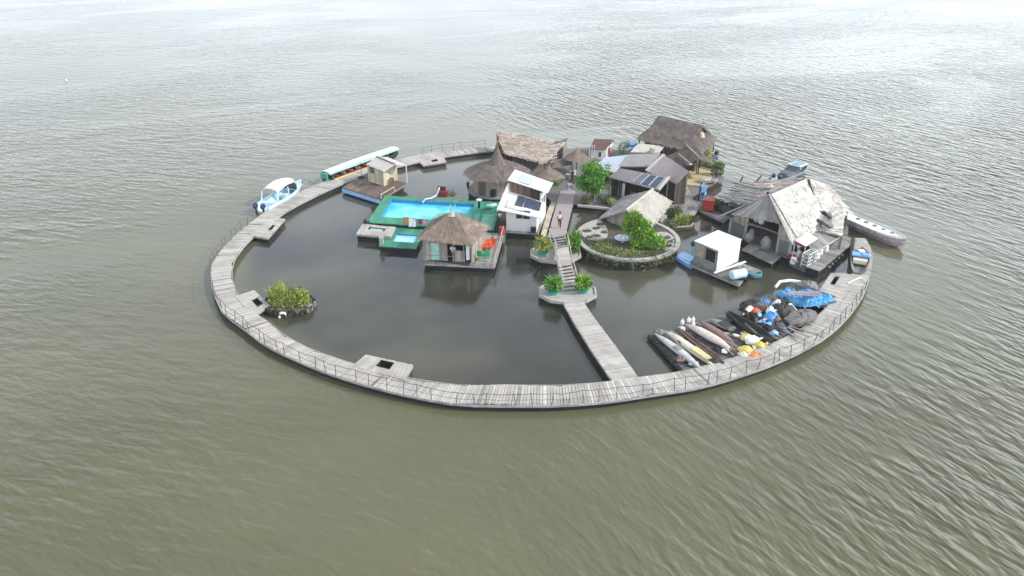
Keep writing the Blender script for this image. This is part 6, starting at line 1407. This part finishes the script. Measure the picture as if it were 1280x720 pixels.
a, b_, c_, d_ = P(963, 391, .9), P(989, 380, 1.2), P(989, 380, 1.2), P(1002, 396, .6); mb.beam(a, b_, .16, .12); mb.build('top_bar', 'white_bag', t); mb = MB(); mb.beam(b_, d_, .12, .1); mb.build('side_bar', 'plank', t); mb = MB(); mb.beam(P(967, 394, .5), a, .1); mb.build('leg', 'plank', t)
# blue tarp over a boat
t = thing('tarped_boat', 'boat hull covered by a crumpled bright blue tarp inside the ring', 'boat', P(1005, 378, .2), R(-18))
mb = MB(); hull(mb, 4.9, 2.2, .4, .4, .7, .1, .1, .2); mb.build('hull', 'grey_board', t, local=True)
mb = MB(); mb.raw = True; nx, ny = 44, 28; g_ = []
from mathutils import noise as mn
for j in range(ny + 1):
    for i in range(nx + 1):
        u, v = i / nx * 2 - 1, j / ny * 2 - 1; k = 1 - .3 * abs(u) ** 3 + .12 * mn.noise(V(u * 3, 7, v))
        n1 = mn.noise(V(u * 2.2, v * 1.6, 3)); n2 = abs(mn.noise(V(u * 6 + v * 2, v * 5, 9))); n3 = abs(mn.noise(V(u * 14, v * 11 + u * 5, 1)))
        z = .3 + .4 * max(0, 1 - v * v) * (1 - .4 * u * u) + .4 * n1 + .38 * n2 + .2 * n3 - .9 * max(0, abs(v) - .82) * 2 - .8 * max(0, abs(u) - .9) * 2
        rd = math.sqrt(max(.05, 1 - .75 * abs(u * v))) * (1 + .12 * mn.noise(V(u * 2, v * 2, 5))); g_.append((u * 2.35 * rd + .1 * n1, v * 1.5 * k * rd, max(.12, z)))
mb.add(g_, [(j * (nx + 1) + i, j * (nx + 1) + i + 1, (j + 1) * (nx + 1) + i + 1, (j + 1) * (nx + 1) + i) for j in range(ny) for i in range(nx)])
mb.build('tarp', 'blue_tarp', t, local=True)
mb = MB()
for k in range(8): o_ = U(-.5, .5); mb.beam((-1.3 + o_ * .6, -.9 + o_ * .7, 1.15), (1.0 + o_ * .6, -.7 + o_ * .8, U(1.25, 1.45)), U(.1, .22), .05)
mb.build('brown_sheet', 'roof_pink', t, local=True)
mb = MB(); mb.blob((.2, 1.25, 1.0), (.9, .5, .4), .35, 14, 9); mb.build('net', 'grey_board', t, local=True)
mb = MB(); mb.tube([(-2.4, .5, .8), (-2.1, 1.1, 1.1), (-1.3, 1.5, 1.15), (0, 1.6, 1.1)], .13, 7); mb.build('bow_fender', 'foam_white', t, local=True)
# loose gear scattered over the two rafts
GEAR = [('scrap_board', 'weathered scrap board lying among the gear on the rafts', 'board', lambda m: m.box((0, 0, .06), (U(.7, 1.6), U(.12, .3), .05), 0, U(-.15, .15), U(-.1, .1)), ('plank', 'plank_grey', 'canoe_red', 'pole_dark')),
        ('net_bundle', 'small crumpled bundle of dark net among the gear on the rafts', 'nets', lambda m: m.blob((0, 0, .15), (U(.25, .5), U(.2, .4), U(.15, .35)), .35, 10, 7), ('canoe_black', 'float_dark', 'plank_dark', 'canoe_red')),
        ('cloth_scrap', 'pale crumpled scrap of sheet among the gear on the rafts', 'sheet', lambda m: m.blob((0, 0, .1), (U(.2, .4), U(.15, .3), U(.08, .2)), .4, 9, 6), ('kayak_white', 'white_bag', 'light_blue', 'kayak_cream', 'cloth_blue'))]
for i in range(64):
    nm, lab, cat_, fn, ms = GEAR[i % 3]
    if i % 5 < 2: a, b_ = U(0, 1), U(0, 1); p = P(814, 419, .34).lerp(P(856, 466, .34), a).lerp(P(905, 393, .34).lerp(P(962, 430, .34), a), b_)
    else: a, b_ = U(0, 1), U(0, .75); p = P(926, 396, .5).lerp(P(972, 424, .5), a).lerp(P(958, 372, .5).lerp(P(1018, 396, .5), a), b_); p.z += U(0, .35)
    t = thing(nm, lab, cat_, p, U(0, 3.1), nm.replace('_', ' ') + 's on the rafts'); mb = MB(); fn(mb); mb.build(nm.split('_')[1] + '_piece' if False else {'scrap_board': 'plank', 'net_bundle': 'netting', 'cloth_scrap': 'cloth'}[nm], ms[i // 3 % len(ms)], t, local=True)
for i in range(22):
    px, py = U(985, 1032), 0; f_ = (px - 985) / 47; py = 325 - 14 * f_ + U(-8, 7); p = P(px, py, .62)
    t = thing('shed_scrap', 'small piece of pale and dark scrap heaped at the corner of the boat shed deck', 'scrap', p, U(0, 3), 'scrap at the corner of the boat shed'); mb = MB(); h_ = U(.2, .8)
    if i % 2: mb.box((0, 0, h_ / 2), (U(.2, .5), U(.15, .4), h_), 0, U(-.2, .2))
    else: mb.blob((0, 0, h_ / 2), (U(.2, .4), U(.2, .35), h_ / 2), .3)
    mb.build('piece', ('grey_board', 'foam_white', 'canoe_black', 'alu', 'float_dark', 'red_dark', 'white_bag')[i % 7], t, local=True)
# ================================================================== people
def skinned(name, chains, parent, m, sub=2):
    bm = bmesh.new(); lay = bm.verts.layers.skin.verify(); first = True; ids = {}
    for ch in chains:
        prev = None
        for key, co_, r_ in ch:
            if key in ids: v = ids[key]
            else:
                v = bm.verts.new(co_); v[lay].radius = (r_, r_ * .9) if isinstance(r_, float) else r_; ids[key] = v
                if first: v[lay].use_root = True; first = False
            if prev is not None and prev is not v and not bm.edges.get((prev, v)): bm.edges.new((prev, v))
            prev = v
    me = bpy.data.meshes.new(name); bm.to_mesh(me); bm.free(); o = bpy.data.objects.new(name, me); COL.objects.link(o)
    s_ = o.modifiers.new('skin', 'SKIN'); s_.use_smooth_shade = True
    if sub: o.modifiers.new('sub', 'SUBSURF').levels = sub; o.modifiers['sub'].render_levels = sub
    dg = bpy.context.evaluated_depsgraph_get(); me2 = bpy.data.meshes.new_from_object(o.evaluated_get(dg)); o.modifiers.clear(); o.data = me2; me2.name = name
    me2.materials.clear(); me2.materials.append(MT[m]); me2.polygons.foreach_set('use_smooth', [True] * len(me2.polygons)); o.parent = parent; ROOTLOC[o.name] = ROOTLOC[parent.name]
    return o
def person(pos, rz, label, shirt, trousers, stride=.12, armr=.0, hat=None):
    t = thing('person', label, 'person', pos, rz, None)
    ch = [[('pel', (0, 0, .93), .13), ('wai', (0, 0, 1.08), .12), ('che', (0, 0, 1.30), .145), ('nek', (0, 0, 1.46), .06), ('hd0', (.015, 0, 1.54), .085), ('hd1', (.02, 0, 1.63), .1), ('hd2', (.01, 0, 1.70), .07)]]
    for s in (-1, 1):
        st_ = stride * s
        ch.append([('pel', 0, 0), (f'hip{s}', (0, s * .1, .88), .09), (f'kn{s}', (st_ + .03, s * .1, .48), .062), (f'an{s}', (st_ - .02, s * .1, .09), .042), (f'to{s}', (st_ + .14, s * .11, .04), .035)])
        hx = -st_ * 1.2 + armr
        ch.append([('che', 0, 0), (f'sh{s}', (0, s * .18, 1.38), .065), (f'el{s}', (-.02, s * .25, 1.12), .045), (f'wr{s}', (hx + .05, s * .25, .88), .032), (f'pa{s}', (hx + .07, s * .25, .81), .034)])
        for k, (dx, l_) in enumerate(((-.03, .07), (-.01, .085), (.012, .08), (.032, .065))):
            ch.append([(f'pa{s}', 0, 0), (f'f{s}{k}', (hx + .07 + dx, s * .25, .77), .009), (f'g{s}{k}', (hx + .075 + dx, s * .245, .77 - l_ * .6), .008), (f'h{s}{k}', (hx + .085 + dx, s * .235, .77 - l_), .007)])
        ch.append([(f'pa{s}', 0, 0), (f't{s}', (hx + .115, s * .24, .80), .01), (f'u{s}', (hx + .135, s * .235, .765), .009)])
    body = skinned('body', ch, t, 'skin', 1)
    mb = MB(); mb.blob((.11, 0, 1.615), (.022, .018, .03), 0, 6, 5); mb.build('nose', 'skin', body, local=True)
    for s in (-1, 1):
        mb = MB(); mb.blob((.098, s * .036, 1.64), (.012, .016, .01), 0, 6, 4); mb.build('eye', 'foam_white', body, local=True)
        mb = MB(); mb.blob((.01, s * .1, 1.62), (.03, .014, .035), 0, 6, 5); mb.build('ear', 'skin', body, local=True)
    mb = MB(); mb.box((.1, 0, 1.565), (.02, .05, .012)); mb.build('mouth', 'red_dark', body, local=True)
    mb = MB(); rg = []
    for z, r_, x in ((1.63, .112, -.03), (1.68, .112, -.015), (1.73, .088, -.005), (1.765, .03, 0)): rg.append([V(x + r_ * math.cos(a), r_ * .92 * math.sin(a), z) for a in np.linspace(0, 5.8, 12)])
    mb.loft(rg); mb.build('hair', 'hair', t, local=True, smooth=True)
    c2 = [[('a', (0, 0, .92), .15), ('b', (0, 0, 1.1), .145), ('c', (0, 0, 1.3), .165), ('d', (0, 0, 1.43), .085)]]
    for s in (-1, 1): c2.append([('c', 0, 0), (f's{s}', (0, s * .185, 1.375), .085), (f'e{s}', (-.01, s * .24, 1.17), .066)])
    skinned('shirt', c2, t, shirt, 1)
    c3 = [[('p', (0, 0, .95), .145), ('q', (0, 0, .86), .13)]]
    for s in (-1, 1): st_ = stride * s; c3.append([('q', 0, 0), (f'h{s}', (0, s * .1, .82), .105), (f'k{s}', (st_ + .03, s * .1, .48), .08), (f'n{s}', (st_ - .02, s * .1, .13), .065)])
    skinned('trousers', c3, t, trousers, 1)
    return t
person(P(699.5, 284.5, .68), R(-100), 'person in a white shirt and dark trousers walking on the brown walkway', 'cloth_white', 'cloth_black', .14)
person(P(711.5, 243.5, .58), R(60), 'person in white clothes standing on the far landing under the round tree', 'cloth_white', 'cloth_white', .1)
person(P(566.5, 326.5, .66), R(-95), 'person in a white shirt and black trousers standing at the pool hut doorway', 'cloth_white', 'cloth_black', .03)
person(P(749, 252, .58), R(150), 'person in a pale shirt at the deck edge beside the solar roof house', 'cloth_white', 'cloth_navy', .06)
person(P(715, 229, .58), R(-60), 'person in a dark blue shirt further back on the far landing', 'cloth_navy', 'cloth_black', .05)
person(P(875, 246, .62), R(-60), 'person in a blue shirt standing beside the motor cart', 'cloth_blue', 'cloth_navy', .05)
p = P(83, 101, 0); mb = MB(); mb.lathe(p, [(.1, -.2), (.2, .05), (.2, .2), (.08, .3)], 10); one(mb, 'buoy', 'foam_white', 'tiny lone white buoy far out on the open water', 'buoy')
